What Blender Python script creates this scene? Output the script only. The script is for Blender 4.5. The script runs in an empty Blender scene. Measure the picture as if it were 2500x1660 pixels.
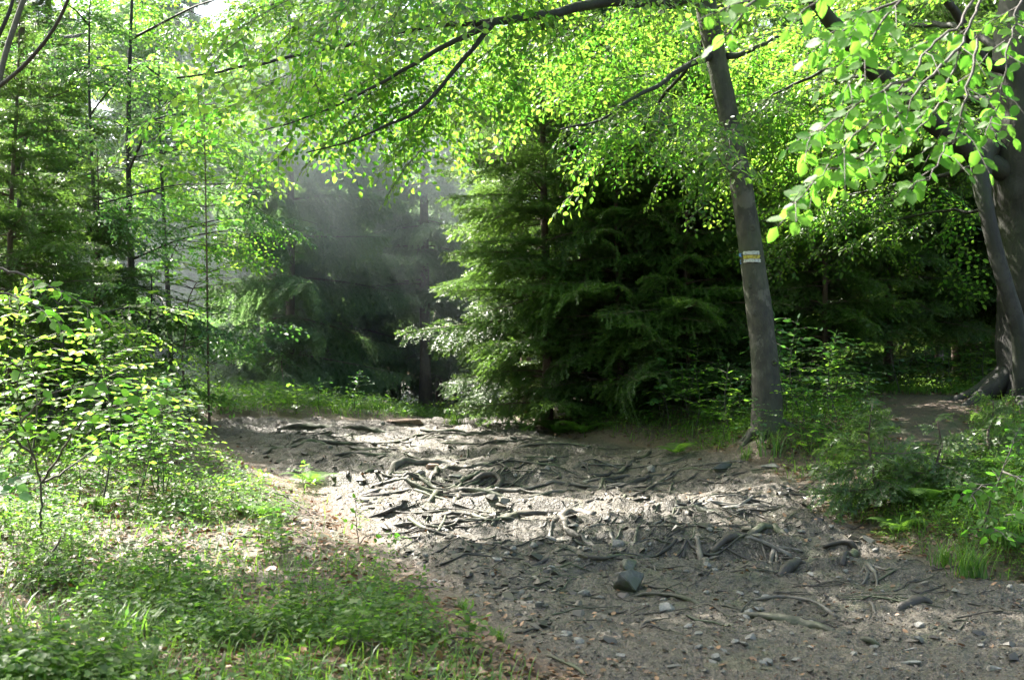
import bpy, math, random
import numpy as np
from mathutils import Matrix, Vector

# ------------------------------------------------------------------ camera, sky, sun, exposure
SC = bpy.context.scene
COL = SC.collection
F, CX, CY = 3018.0, 1250.0, 830.0            # focal length and centre in photograph pixels
PITCH = math.atan(70.0 / F)
EYE = 1.6
cam_d = bpy.data.cameras.new('camera')
cam = bpy.data.objects.new('camera', cam_d); COL.objects.link(cam)
cam.location = (0, 0, EYE); cam.rotation_euler = (math.pi / 2 + PITCH, 0, 0)
cam_d.sensor_width = 36; cam_d.lens = F / 2500 * 36; cam_d.clip_start = 0.1; cam_d.clip_end = 600
cam_d.dof.use_dof = True; cam_d.dof.focus_distance = 12.5; cam_d.dof.aperture_fstop = 4.5
SC.camera = cam

SUN_AZ, SUN_EL = math.radians(-50), math.radians(52)      # azimuth from +Y, negative = left; behind the scene
S = Vector((math.sin(SUN_AZ) * math.cos(SUN_EL), math.cos(SUN_AZ) * math.cos(SUN_EL), math.sin(SUN_EL)))
w = bpy.data.worlds.new('World'); SC.world = w; w.use_nodes = True
nt = w.node_tree; bg = nt.nodes['Background']
sky = nt.nodes.new('ShaderNodeTexSky'); sky.sky_type = 'NISHITA'; sky.sun_disc = False
sky.sun_elevation = SUN_EL; sky.sun_rotation = SUN_AZ
sky.air_density = 1.0; sky.dust_density = 5.0
nt.links.new(sky.outputs[0], bg.inputs[0]); bg.inputs[1].default_value = 0.10
sl = bpy.data.lights.new('sun', 'SUN'); sl.energy = 5.0; sl.angle = math.radians(0.53); sl.color = (1.0, 0.95, 0.86)
so = bpy.data.objects.new('sun', sl); COL.objects.link(so); so.rotation_euler = S.to_track_quat('Z', 'Y').to_euler()
SC.view_settings.view_transform = 'Standard'; SC.view_settings.look = 'None'
SC.view_settings.gamma = 1; SC.view_settings.use_curve_mapping = False
SC.view_settings.exposure = 2.68
cy = SC.cycles
cy.max_bounces = 6; cy.diffuse_bounces = 3; cy.glossy_bounces = 2; cy.transmission_bounces = 4
cy.transparent_max_bounces = 4; cy.volume_bounces = 0
cy.use_denoising = True; cy.sample_clamp_indirect = 6
try: cy.denoiser = 'OPENIMAGEDENOISE'
except Exception: pass
MIST = 0.075

# ------------------------------------------------------------------ helpers
rng = np.random.default_rng(11)
_tab = np.random.default_rng(3).random((8, 256, 256))
def vn(x, y, s=0):
    """value noise, -1..1"""
    x = np.asarray(x, float); y = np.asarray(y, float)
    xi = np.floor(x).astype(int); yi = np.floor(y).astype(int)
    fx = x - xi; fy = y - yi; fx = fx * fx * (3 - 2 * fx); fy = fy * fy * (3 - 2 * fy)
    t = _tab[s % 8]; X0, X1, Y0, Y1 = xi % 256, (xi + 1) % 256, yi % 256, (yi + 1) % 256
    a = t[X0, Y0] * (1 - fx) + t[X1, Y0] * fx; b = t[X0, Y1] * (1 - fx) + t[X1, Y1] * fx
    return (a * (1 - fy) + b * fy) * 2 - 1
def sstep(t): t = np.clip(t, 0, 1); return t * t * (3 - 2 * t)
def nrm(v): v = np.asarray(v, float); return v / (np.linalg.norm(v, axis=-1, keepdims=True) + 1e-12)

def at(px, py, D):
    """world point seen at photo pixel (px, py) at depth D metres"""
    u, v = (px - CX) / F, (CY - py) / F
    dy = math.cos(PITCH) - v * math.sin(PITCH); dz = math.sin(PITCH) + v * math.cos(PITCH)
    t = D / dy
    return np.array([u * t, D, EYE + dz * t])

# --- terrain
_pd = np.array([-6, 0, 3, 6.15, 8.2, 10, 12.5, 15, 17.5, 19.5, 24, 40, 110.])
_pz = np.array([-.1, 0, 0.0, .05, .24, .44, .69, .855, .885, .82, .55, .3, .3])
_dd = np.linspace(-8, 112, 2401); _zz = np.interp(_dd, _pd, _pz)
_k = np.exp(-np.linspace(-2, 2, 25) ** 2); _k /= _k.sum()
_zz = np.convolve(np.pad(_zz, 12, mode='edge'), _k, 'valid')
def prof(y): return np.interp(y, _dd, _zz)
def row_to_D(row):
    ds = np.linspace(5, 17.4, 500); rows = 900 + (EYE - prof(ds)) * F / ds
    return float(ds[np.argmin(abs(rows - row))])
def gp(px, row):
    D = row_to_D(row); return ((px - CX) / F * D, D)
LEFT = [(1.35, -5), (1.1, 0), (.7, 4)] + [gp(*p) for p in [(1420, 1658), (1300, 1590), (1170, 1500), (1000, 1400), (900, 1300), (800, 1215), (650, 1135), (560, 1085), (455, 1040)]] + [(-3.9, 16.9), (-2.3, 17.7), (-1.5, 19), (-1.1, 22), (-.9, 27)]
RIGHT = [(0.5, 27), (-.1, 19)] + [gp(*p) for p in [(1290, 1028), (1370, 1062), (1500, 1080), (1640, 1100), (1790, 1150), (1950, 1200), (2060, 1280), (2200, 1350), (2350, 1400), (2600, 1430)]] + [(6, 6.5), (7, 0), (7, -5)]
PATH = np.array(LEFT + RIGHT)
SIDE = np.array([(4.3, 14.2), (5.0, 14.0), (4.5, 12.6), (4.1, 11.3), (3.7, 10.6), (3.45, 11.0), (3.8, 12.6)])
def sdist(x, y, P):
    """signed distance to polygon, negative inside"""
    x = np.asarray(x, float); y = np.asarray(y, float)
    d = np.full(x.shape, 1e9); ins = np.zeros(x.shape, bool)
    for i in range(len(P)):
        a, b = P[i], P[(i + 1) % len(P)]
        e = b - a; wx, wy = x - a[0], y - a[1]
        t = np.clip((wx * e[0] + wy * e[1]) / (e @ e), 0, 1)
        d = np.minimum(d, (wx - t * e[0]) ** 2 + (wy - t * e[1]) ** 2)
        c = ((a[1] > y) != (b[1] > y)) & (x < (b[0] - a[0]) * (y - a[1]) / (b[1] - a[1] + 1e-12) + a[0])
        ins ^= c
    d = np.sqrt(d); return np.where(ins, -d, d)
def veg(x, y):
    """distance outside bare ground (path and side path); positive = plants may grow"""
    return np.minimum(sdist(x, y, PATH), sdist(x, y, SIDE))
def hz(x, y, fine=False):
    x = np.asarray(x, float); y = np.asarray(y, float)
    d = sdist(x, y, PATH)
    left = x < np.interp(y, [0, 6, 9, 12, 16, 30], [1.5, 2.2, 1.0, .3, -1.2, -1])
    dj = d + 0.10 * vn(x * 1.7, y * 1.7, 1)
    bank = np.where(left, .17 * sstep(dj / .7) + .16 * sstep((dj - .5) / 3), .12 * sstep(dj / .5) + .30 * sstep(dj / 1.6))
    far = sstep((y - 17) / 8)
    z = prof(y) + bank * (1 - .5 * far)
    z = z + .05 * vn(x * .45, y * .45, 2) + .018 * vn(x * 1.7, y * 1.9, 3)
    ins = sstep(-d / .35)                                    # eroded ledges on the path, mostly along x
    mid = sstep((y - 7.2) / 1.5) * sstep((18.5 - y) / 1.5)
    led = 1 - np.abs(vn(x * .55 + .3 * vn(x, y, 5), y * 2.3 + .7 * vn(x * .6, y * .5, 6), 4))
    z = z + ins * (.02 + .10 * mid) * (led ** 2 - .4)
    led2 = 1 - np.abs(vn(x * 1.6 + 7, y * 5.5 + 1.1 * vn(x * 1.3, y, 6), 5))
    z = z + ins * (.014 + .055 * mid) * (led2 ** 2 - .4)
    z = z - .04 * sstep(-d / 1.2)
    # mound round the big beech on the right
    z = z + .10 * np.exp(-((x - 5.3) ** 2 + (y - 13) ** 2) / 1.6)
    z = z + .19 * np.exp(-(((x - 2.47) / .75) ** 2 + ((y - 12.1) / .8) ** 2))
    if fine:
        a = .35 + .65 * sstep(-d / .2 + .3)
        z = z + a * (.012 * vn(x * 5, y * 8.5, 6) + .024 * (.35 - np.abs(vn(x * 7 + y, y * 14, 7))) + .016 * (.35 - np.abs(vn(x * 15, y * 24, 1))) + .009 * vn(x * 29, y * 31, 0))
    return z
def g1(x, y): return float(hz(np.array([x]), np.array([y]), True)[0])
def hit(px, py):
    """ground point seen at photo pixel"""
    ds = np.linspace(5, 30, 1251); p0 = at(px, py, 1.0)
    X = p0[0] * ds; Z = EYE + (p0[2] - EYE) * ds
    below = Z < hz(X, ds)
    i = int(np.argmax(below)) if below.any() else len(ds) - 1
    return np.array([X[i], ds[i], g1(X[i], ds[i])])

# --- meshes
class MB:
    def __init__(s): s.V = []; s.T = []; s.Q = []; s.t = []; s.mt = []; s.mq = []; s.n = 0
    def add(s, v, quads=None, tris=None, tint=.5, mat=0):
        v = np.asarray(v, float).reshape(-1, 3)
        s.t.append(np.broadcast_to(np.asarray(tint, float), (len(v),)).copy() if np.ndim(tint) == 0 else np.asarray(tint, float))
        if quads is not None and len(quads): s.Q.append(np.asarray(quads) + s.n); s.mq.append(np.full(len(quads), mat))
        if tris is not None and len(tris): s.T.append(np.asarray(tris) + s.n); s.mt.append(np.full(len(tris), mat))
        s.V.append(v); s.n += len(v)
    def mesh(s, name, mats, smooth=True):
        me = bpy.data.meshes.new(name)
        V = np.concatenate(s.V) if s.V else np.zeros((0, 3))
        T = np.concatenate(s.T) if s.T else np.zeros((0, 3), int); Q = np.concatenate(s.Q) if s.Q else np.zeros((0, 4), int)
        me.vertices.add(len(V)); me.vertices.foreach_set('co', V.astype(np.float32).ravel())
        loops = np.concatenate([T.ravel(), Q.ravel()]).astype(np.int32)
        me.loops.add(len(loops)); me.loops.foreach_set('vertex_index', loops)
        st = np.concatenate([np.arange(len(T)) * 3, len(T) * 3 + np.arange(len(Q)) * 4]).astype(np.int32)
        me.polygons.add(len(st)); me.polygons.foreach_set('loop_start', st)
        mi = np.concatenate([np.concatenate(s.mt) if s.mt else np.zeros(0), np.concatenate(s.mq) if s.mq else np.zeros(0)]).astype(np.int32)
        for m in mats: me.materials.append(m)
        me.polygons.foreach_set('material_index', mi)
        me.polygons.foreach_set('use_smooth', np.full(len(st), smooth))
        me.update(calc_edges=True)
        a = me.attributes.new('tint', 'FLOAT', 'POINT'); a.data.foreach_set('value', np.concatenate(s.t).astype(np.float32))
        return me
    def build(s, name, mats, parent=None, smooth=True, **kw):
        if not isinstance(mats, (list, tuple)): mats = [mats]
        return link(name, s.mesh(name, mats, smooth), parent, **kw)
def link(name, me, parent=None, loc=None, rot=None, scale=None, mw=None):
    o = bpy.data.objects.new(name, me); COL.objects.link(o)
    if parent is not None: o.parent = parent
    if mw is not None: o.matrix_local = mw
    if loc is not None: o.location = loc
    if rot is not None: o.rotation_euler = rot
    if scale is not None: o.scale = scale if hasattr(scale, '__len__') else (scale,) * 3
    return o
def tag(o, label=None, cat=None, group=None, kind=None):
    if label: o['label'] = label
    if cat: o['category'] = cat
    if group: o['group'] = group
    if kind: o['kind'] = kind
    return o
def empty(name, loc, label=None, cat=None, group=None, rz=0, scale=1):
    o = bpy.data.objects.new(name, None); COL.objects.link(o); o.empty_display_size = .1
    o.location = tuple(loc); o.rotation_euler = (0, 0, rz); o.scale = (scale,) * 3
    return tag(o, label, cat, group)
def copy_tree(o, parent=None):
    c = o.copy(); COL.objects.link(c); c.parent = parent
    for ch in o.children: copy_tree(ch, c)
    return c
def basis(f, u):
    x = nrm(f); y = nrm(np.cross(np.broadcast_to(u, x.shape), x)); z = np.cross(x, y)
    return np.stack([x, y, z], axis=-1)
def mat4(R, t, s=1.0):
    m = np.eye(4); m[:3, :3] = R * s; m[:3, 3] = t; return Matrix(m.tolist())
def rot_euler(n, a, b, c, r=None):
    r = r or rng
    ax, ay, az = r.normal(0, a, n), r.normal(0, b, n), r.normal(0, c, n)
    cx_, sx = np.cos(ax), np.sin(ax); cy_, sy = np.cos(ay), np.sin(ay); cz, sz = np.cos(az), np.sin(az)
    o, l = np.zeros(n), np.ones(n)
    Rx = np.stack([l, o, o, o, cx_, -sx, o, sx, cx_], -1).reshape(n, 3, 3)
    Ry = np.stack([cy_, o, sy, o, l, o, -sy, o, cy_], -1).reshape(n, 3, 3)
    Rz = np.stack([cz, -sz, o, sz, cz, o, o, o, l], -1).reshape(n, 3, 3)
    return Rz @ Ry @ Rx
def place(mb, tpl, R, s, t, tint=None, mat=0):
    """put a template (V, quads, tris, tint) at many transforms into a builder"""
    V, Q, T, tt = tpl
    n, k = len(t), len(V)
    if n == 0: return
    s = np.broadcast_to(np.asarray(s, float), (n,))
    P = np.einsum('nij,kj->nki', R, V) * s[:, None, None] + t[:, None, :]
    off = (np.arange(n) * k)[:, None, None]
    tn = tt[None, :] + (0 if tint is None else (np.asarray(tint)[:, None]))
    tn = np.broadcast_to(tn, (n, k))
    mb.add(P.reshape(-1, 3), (Q[None] + off).reshape(-1, 4) if len(Q) else None, (T[None] + off).reshape(-1, 3) if len(T) else None, tint=tn.ravel(), mat=mat)
def resample(P, step):
    P = np.asarray(P, float); d = np.r_[0, np.cumsum(np.linalg.norm(np.diff(P[:, :3], axis=0), axis=1))]
    n = max(2, int(d[-1] / step) + 1); t = np.linspace(0, d[-1], n)
    # smooth (Catmull-Rom like) by interpolating then blurring
    Q = np.stack([np.interp(t, d, P[:, i]) for i in range(P.shape[1])], 1)
    if n > 6:
        kk = max(1, int(n / (len(P) * 3)));
        for _ in range(2):
            Z = Q.copy()
            for j in range(1, kk + 1):
                Z[kk:-kk] += Q[kk - j:len(Q) - kk - j] + Q[kk + j:len(Q) - kk + j]
            Z[kk:-kk] /= (2 * kk + 1); Q = Z if len(Q) > 2 * kk + 2 else Q
            Q[0], Q[-1] = P[0], P[-1]
    return Q
def tube(mb, P, r, sides=8, rough=0., seed=0, cap=True, mat=0, tint=.5):
    P = np.asarray(P, float); n = len(P); r = np.broadcast_to(np.asarray(r, float), (n,))
    T = nrm(np.gradient(P, axis=0))
    u = np.cross(T[0], [0, 0, 1.]) if abs(T[0][2]) < .9 else np.cross(T[0], [0, 1., 0]); u = nrm(u)
    U = []
    for i in range(n):
        u = nrm(u - T[i] * (u @ T[i])); U.append(u)
    U = np.array(U); W = np.cross(T, U)
    a = np.arange(sides) / sides * 2 * math.pi
    d = U[:, None] * np.cos(a)[None, :, None] + W[:, None] * np.sin(a)[None, :, None]
    rr = r[:, None] * np.ones(sides)
    if rough: rr = rr * (1 + rough * vn(np.arange(n)[:, None] * .45 + seed * 7.3, np.cos(a)[None] * 1.7 + np.sin(a)[None] * 2.3 + seed, seed) + .5 * rough * vn(np.arange(n)[:, None] * 1.3 + seed, a[None] * 2.1, seed + 1) * np.sin(a / 2)[None])
    V = (P[:, None] + d * rr[..., None]).reshape(-1, 3)
    i, j = np.meshgrid(np.arange(n - 1), np.arange(sides), indexing='ij'); j2 = (j + 1) % sides
    Q = np.stack([i * sides + j, i * sides + j2, (i + 1) * sides + j2, (i + 1) * sides + j], -1).reshape(-1, 4)
    tris = None
    if cap:
        V = np.vstack([V, P[-1] + T[-1] * r[-1] * .6, P[0]]); e = n * sides; b = (n - 1) * sides
        jj = np.arange(sides); jk = (jj + 1) % sides
        tris = np.vstack([np.stack([b + jj, b + jk, np.full(sides, e)], -1), np.stack([jk, jj, np.full(sides, e + 1)], -1)])
    mb.add(V, Q, tris, mat=mat, tint=tint)

# ------------------------------------------------------------------ materials
def newmat(name):
    m = bpy.data.materials.new(name); m.use_nodes = True; t = m.node_tree; t.nodes.clear()
    return m, t, lambda k, **kw: _n(t, k, **kw)
def _n(t, k, **kw):
    n = t.nodes.new(k)
    for a, b in kw.items(): setattr(n, a, b)
    return n
def ramp(t, fac, stops):
    r = _n(t, 'ShaderNodeValToRGB'); e = r.color_ramp.elements
    while len(e) < len(stops): e.new(.5)
    for i, (p, c) in enumerate(stops): e[i].position = p; e[i].color = (*c, 1)
    t.links.new(fac, r.inputs[0]); return r.outputs[0]
def noise(t, scale, detail=3, rough=.55, vec=None, stretch=None):
    n = _n(t, 'ShaderNodeTexNoise'); n.inputs['Scale'].default_value = scale; n.inputs['Detail'].default_value = detail; n.inputs['Roughness'].default_value = rough
    if vec is None: vec = _n(t, 'ShaderNodeTexCoord').outputs['Object']
    if stretch:
        mp = _n(t, 'ShaderNodeMapping'); mp.inputs['Scale'].default_value = stretch; t.links.new(vec, mp.inputs[0]); vec = mp.outputs[0]
    t.links.new(vec, n.inputs['Vector']); return n.outputs['Fac']
def mixc(t, fac, a, b, mode='MIX'):
    n = _n(t, 'ShaderNodeMix', data_type='RGBA', blend_type=mode)
    if isinstance(fac, (int, float)): n.inputs[0].default_value = fac
    else: t.links.new(fac, n.inputs[0])
    for i, c in ((6, a), (7, b)):
        if isinstance(c, tuple): n.inputs[i].default_value = (*c, 1)
        else: t.links.new(c, n.inputs[i])
    return n.outputs[2]
def bump(t, h, s, d): 
    b = _n(t, 'ShaderNodeBump'); b.inputs['Strength'].default_value = s; b.inputs['Distance'].default_value = d; t.links.new(h, b.inputs['Height']); return b.outputs[0]

def leaf_mat(name, dark, light, tr_dark, tr_light, rough=.38, mix=.5, spec=.5):
    m, t, N = newmat(name)
    at_ = N('ShaderNodeAttribute', attribute_name='tint'); oi = N('ShaderNodeObjectInfo')
    ad = N('ShaderNodeMath', operation='MULTIPLY_ADD'); ad.inputs[1].default_value = .3; t.links.new(oi.outputs['Random'], ad.inputs[0])
    sb = N('ShaderNodeMath', operation='SUBTRACT'); sb.inputs[1].default_value = .15; t.links.new(at_.outputs['Fac'], sb.inputs[0]); t.links.new(sb.outputs[0], ad.inputs[2])
    base = ramp(t, ad.outputs[0], [(0, dark), (1, light)]); tr = ramp(t, ad.outputs[0], [(0, tr_dark), (1, tr_light)])
    p = N('ShaderNodeBsdfPrincipled'); p.inputs['Roughness'].default_value = rough; p.inputs['Specular IOR Level'].default_value = spec
    t.links.new(base, p.inputs['Base Color'])
    tl = N('ShaderNodeBsdfTranslucent'); t.links.new(tr, tl.inputs[0])
    mx = N('ShaderNodeMixShader'); mx.inputs[0].default_value = mix
    t.links.new(p.outputs[0], mx.inputs[1]); t.links.new(tl.outputs[0], mx.inputs[2])
    o = N('ShaderNodeOutputMaterial'); t.links.new(mx.outputs[0], o.inputs[0]); return m
LEAF = leaf_mat('beech_leaf', (.030, .075, .012), (.085, .16, .022), (.10, .35, .03), (.42, .68, .07), mix=.52, rough=.4, spec=.5)
LEAF_NEAR = leaf_mat('near_beech_leaf', (.04, .10, .016), (.07, .15, .02), (.12, .44, .03), (.27, .62, .06), mix=.6, rough=.5, spec=.3)
LEAF_BLUE = leaf_mat('hazel_leaf', (.03, .085, .03), (.06, .14, .045), (.09, .28, .04), (.22, .45, .08), mix=.4, rough=.3, spec=.7)
HERB = leaf_mat('herb_leaf', (.025, .07, .015), (.09, .16, .03), (.10, .28, .03), (.28, .5, .05), mix=.45, rough=.5, spec=.3)
GRASS = leaf_mat('grass_blade', (.03, .08, .015), (.10, .19, .04), (.12, .30, .03), (.3, .5, .06), mix=.4, rough=.45, spec=.4)
FIR = leaf_mat('fir_needle', (.028, .07, .025), (.08, .14, .035), (.06, .17, .03), (.26, .44, .06), mix=.38, rough=.38, spec=.45)
SPRUCE = leaf_mat('spruce_needle', (.05, .10, .055), (.11, .17, .08), (.14, .30, .09), (.36, .54, .18), mix=.45, rough=.5, spec=.25)
LITTER = leaf_mat('dry_leaf', (.07, .04, .022), (.30, .17, .09), (.08, .03, .01), (.3, .12, .04), mix=.15, rough=.5)
FARLEAF = leaf_mat('far_broad_leaf', (.04, .09, .02), (.09, .16, .035), (.16, .36, .04), (.34, .55, .09), mix=.5, rough=.4)

def bark_mat(name, a, b, c, sc=(6, 6, 2.2), rough=.75, moss=None, bs=.5):
    m, t, N = newmat(name)
    n1 = noise(t, 1.0, 5, .6, stretch=sc); n2 = noise(t, 14, 4, .6, stretch=(1, 1, .5)); n3 = noise(t, 2.1, 2, .5, stretch=(1, 1, .6))
    col = ramp(t, n1, [(.3, a), (.55, b), (.72, c)])
    col = mixc(t, .5, col, ramp(t, n2, [(.35, tuple(x * .55 for x in b)), (.65, tuple(min(1, x * 1.45) for x in b))]), 'MIX')
    n6 = noise(t, 3.3, 6, .7, stretch=(1, 1, .8)); col = mixc(t, ramp(t, n6, [(.55, (0, 0, 0)), (.6, (.75, .75, .75))]), col, tuple(x * .75 for x in c))
    if moss: col = mixc(t, ramp(t, n3, [(.48, (0, 0, 0)), (.62, (.8, .8, .8))]), col, moss)
    p = N('ShaderNodeBsdfPrincipled'); p.inputs['Roughness'].default_value = rough; t.links.new(col, p.inputs['Base Color'])
    n5 = noise(t, 5, 5, .65, stretch=(1, 1, .35)); col = mixc(t, ramp(t, n5, [(.5, (0, 0, 0)), (.72, (.6, .6, .6))]), col, tuple(min(1, x * 1.7) for x in b)); t.links.new(col, p.inputs['Base Color'])
    t.links.new(bump(t, n2, bs, .02), p.inputs['Normal'])
    o = N('ShaderNodeOutputMaterial'); t.links.new(p.outputs[0], o.inputs[0]); return m
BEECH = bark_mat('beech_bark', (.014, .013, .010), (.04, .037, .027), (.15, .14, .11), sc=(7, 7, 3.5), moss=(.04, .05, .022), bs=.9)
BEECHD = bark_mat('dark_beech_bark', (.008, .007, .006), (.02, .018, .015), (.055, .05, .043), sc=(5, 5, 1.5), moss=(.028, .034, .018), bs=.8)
TWIG = bark_mat('twig_bark', (.03, .025, .02), (.065, .055, .045), (.12, .11, .10))
FIRB = bark_mat('fir_bark', (.04, .028, .022), (.10, .07, .055), (.17, .13, .11), sc=(9, 9, 3), bs=.8)
ROOT = bark_mat('root_bark', (.012, .0095, .007), (.038, .031, .024), (.12, .102, .08), sc=(11, 11, 11), rough=.62, moss=(.07, .085, .04), bs=.7)
ROOTPALE = bark_mat('pale_root_bark', (.028, .023, .018), (.09, .079, .064), (.24, .22, .19), sc=(9, 9, 9), rough=.6)
def stone_mat(name, a, b, moss=None):
    m, t, N = newmat(name)
    n1 = noise(t, 5, 5, .65); n2 = noise(t, 38, 3, .6); oi = N('ShaderNodeObjectInfo')
    col = ramp(t, n1, [(.32, a), (.68, b)])
    col = mixc(t, .35, col, ramp(t, n2, [(.4, tuple(x * .5 for x in a)), (.6, tuple(min(1, x * 1.3) for x in b))]))
    if moss: col = mixc(t, ramp(t, noise(t, 7, 3), [(.45, (0, 0, 0)), (.6, (1, 1, 1))]), col, moss)
    ta = N('ShaderNodeAttribute', attribute_name='tint')
    if name in ('gravel', 'rubble_stone'): col = mixc(t, .85, col, ramp(t, ta.outputs['Fac'], [(0, (.012, .009, .006)), (.45, (.062, .049, .034)), (.85, (.12, .097, .07)), (1, (.25, .22, .175))]))
    hv = N('ShaderNodeMath', operation='MULTIPLY_ADD'); hv.inputs[1].default_value = .6; hv.inputs[2].default_value = .7; t.links.new(oi.outputs['Random'], hv.inputs[0])
    vv = N('ShaderNodeHueSaturation'); t.links.new(hv.outputs[0], vv.inputs['Value']); t.links.new(col, vv.inputs['Color'])
    p = N('ShaderNodeBsdfPrincipled'); p.inputs['Roughness'].default_value = .5; t.links.new(vv.outputs[0], p.inputs['Base Color'])
    t.links.new(bump(t, n2, .5, .006), p.inputs['Normal'])
    o = N('ShaderNodeOutputMaterial'); t.links.new(p.outputs[0], o.inputs[0]); return m
STONE = stone_mat('grey_stone', (.07, .066, .058), (.22, .21, .19))
STONEM = stone_mat('mossy_stone', (.03, .03, .024), (.09, .085, .07), moss=(.045, .052, .028))
STONEP = stone_mat('pink_sandstone', (.30, .19, .14), (.46, .32, .25))
GRAVEL = stone_mat('gravel', (.06, .052, .042), (.20, .185, .155))
ROCKY = stone_mat('rubble_stone', (.06, .055, .045), (.21, .20, .175))
def ground_mat(name, path):
    m, t, N = newmat(name)
    geo = N('ShaderNodeNewGeometry'); pos = geo.outputs['Position']
    n1 = noise(t, 1.3, 5, .6, pos, (1, 1.6, 1)); n2 = noise(t, 26, 4, .7, pos); n3 = noise(t, 85, 2, .6, pos); n4 = noise(t, 3.5, 4, .6, pos)
    if path:
        col = ramp(t, n1, [(.3, (.028, .021, .014)), (.5, (.06, .047, .033)), (.7, (.11, .09, .065))])
        col = mixc(t, .6, col, ramp(t, n2, [(.36, (.014, .011, .007)), (.5, (.068, .054, .038)), (.64, (.21, .18, .14))]))
        col = mixc(t, .35, col, ramp(t, n3, [(.4, (.014, .011, .008)), (.6, (.21, .18, .14))]))
        col = mixc(t, ramp(t, n4, [(.54, (0, 0, 0)), (.68, (.45, .45, .45))]), col, (.10, .11, .05))
    else:
        col = ramp(t, n1, [(.3, (.035, .026, .018)), (.55, (.075, .052, .036)), (.75, (.12, .085, .06))])
        col = mixc(t, .55, col, ramp(t, n2, [(.38, (.02, .016, .012)), (.52, (.09, .06, .04)), (.64, (.24, .15, .09))]))
        col = mixc(t, ramp(t, n4, [(.5, (0, 0, 0)), (.6, (.7, .7, .7))]), col, (.035, .055, .018))
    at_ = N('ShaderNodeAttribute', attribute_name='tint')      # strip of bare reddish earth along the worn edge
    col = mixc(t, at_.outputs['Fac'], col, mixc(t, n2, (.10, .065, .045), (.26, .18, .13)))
    p = N('ShaderNodeBsdfPrincipled'); p.inputs['Roughness'].default_value = .5; t.links.new(col, p.inputs['Base Color'])
    b1 = bump(t, n2, 1.0, .05)
    b2 = N('ShaderNodeBump'); b2.inputs['Strength'].default_value = .7; b2.inputs['Distance'].default_value = .012
    t.links.new(n3, b2.inputs['Height']); t.links.new(b1, b2.inputs['Normal']); t.links.new(b2.outputs[0], p.inputs['Normal'])
    o = N('ShaderNodeOutputMaterial'); t.links.new(p.outputs[0], o.inputs[0]); return m
MPATH = ground_mat('path_earth', True); MFLOOR = ground_mat('forest_earth', False)
def paint(name, c, wear=.5):
    m, t, N = newmat(name)
    n = noise(t, 60, 3, .6); col = mixc(t, ramp(t, n, [(.35, (1, 1, 1)), (.5, (0, 0, 0))]), c, tuple(x * wear for x in c))
    p = N('ShaderNodeBsdfPrincipled'); p.inputs['Roughness'].default_value = .6; t.links.new(col, p.inputs['Base Color'])
    o = N('ShaderNodeOutputMaterial'); t.links.new(p.outputs[0], o.inputs[0]); return m
PWHITE, PYELLOW, PBLUE = paint('white_paint', (.50, .51, .47), .4), paint('yellow_paint', (.45, .37, .05), .4), paint('blue_paint', (.10, .25, .62))

# ------------------------------------------------------------------ ground: one sheet, split where the path is
def axis(segs):
    out = [segs[0][0]]
    for a, b, s0, s1 in segs:
        p = a
        while p < b - 1e-6:
            p += s0 + (s1 - s0) * (p - a) / (b - a); out.append(min(p, b))
    return np.unique(np.round(out, 5))
xs = axis([(-60, -12, 3, .8), (-12, -5, .6, .08), (-5, 5.5, .035, .035), (5.5, 12, .08, .6), (12, 60, .8, 3)])
ys = axis([(-32, -6, 3, .8), (-6, 5.4, .8, .1), (5.4, 12, .03, .032), (12, 18, .035, .05), (18, 30, .08, .5), (30, 110, .8, 4)])
X, Y = np.meshgrid(xs, ys, indexing='ij')
Z = hz(X, Y, True)
DS = sdist(X, Y, PATH); DV = np.minimum(DS, sdist(X, Y, SIDE))
ds_w = DS + .12 * vn(X * 3, Y * 3, 2) + .06 * vn(X * 9, Y * 9, 4)
GV = np.stack([X, Y, Z], -1).reshape(-1, 3)
nx, ny = len(xs), len(ys)
I, J = np.meshgrid(np.arange(nx - 1), np.arange(ny - 1), indexing='ij')
GQ = np.stack([I * ny + J, (I + 1) * ny + J, (I + 1) * ny + J + 1, I * ny + J + 1], -1).reshape(-1, 4)
inside = (ds_w.ravel()[GQ].mean(1) < 0.02)
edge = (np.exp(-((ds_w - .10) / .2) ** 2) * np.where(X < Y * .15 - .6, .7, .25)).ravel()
for nm, sel, mt in (('path', inside, MPATH), ('forest_floor', ~inside, MFLOOR)):
    q = GQ[sel]; idx = np.unique(q); rm = np.zeros(len(GV), int); rm[idx] = np.arange(len(idx))
    mb = MB(); mb.add(GV[idx], rm[q], tint=edge[idx]); o = mb.build(nm, mt)
    tag(o, kind='structure', label='worn earthen hiking path with roots and stones over a low crest' if nm == 'path' else 'dark forest floor of soil and leaf litter beside the path')

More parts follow.
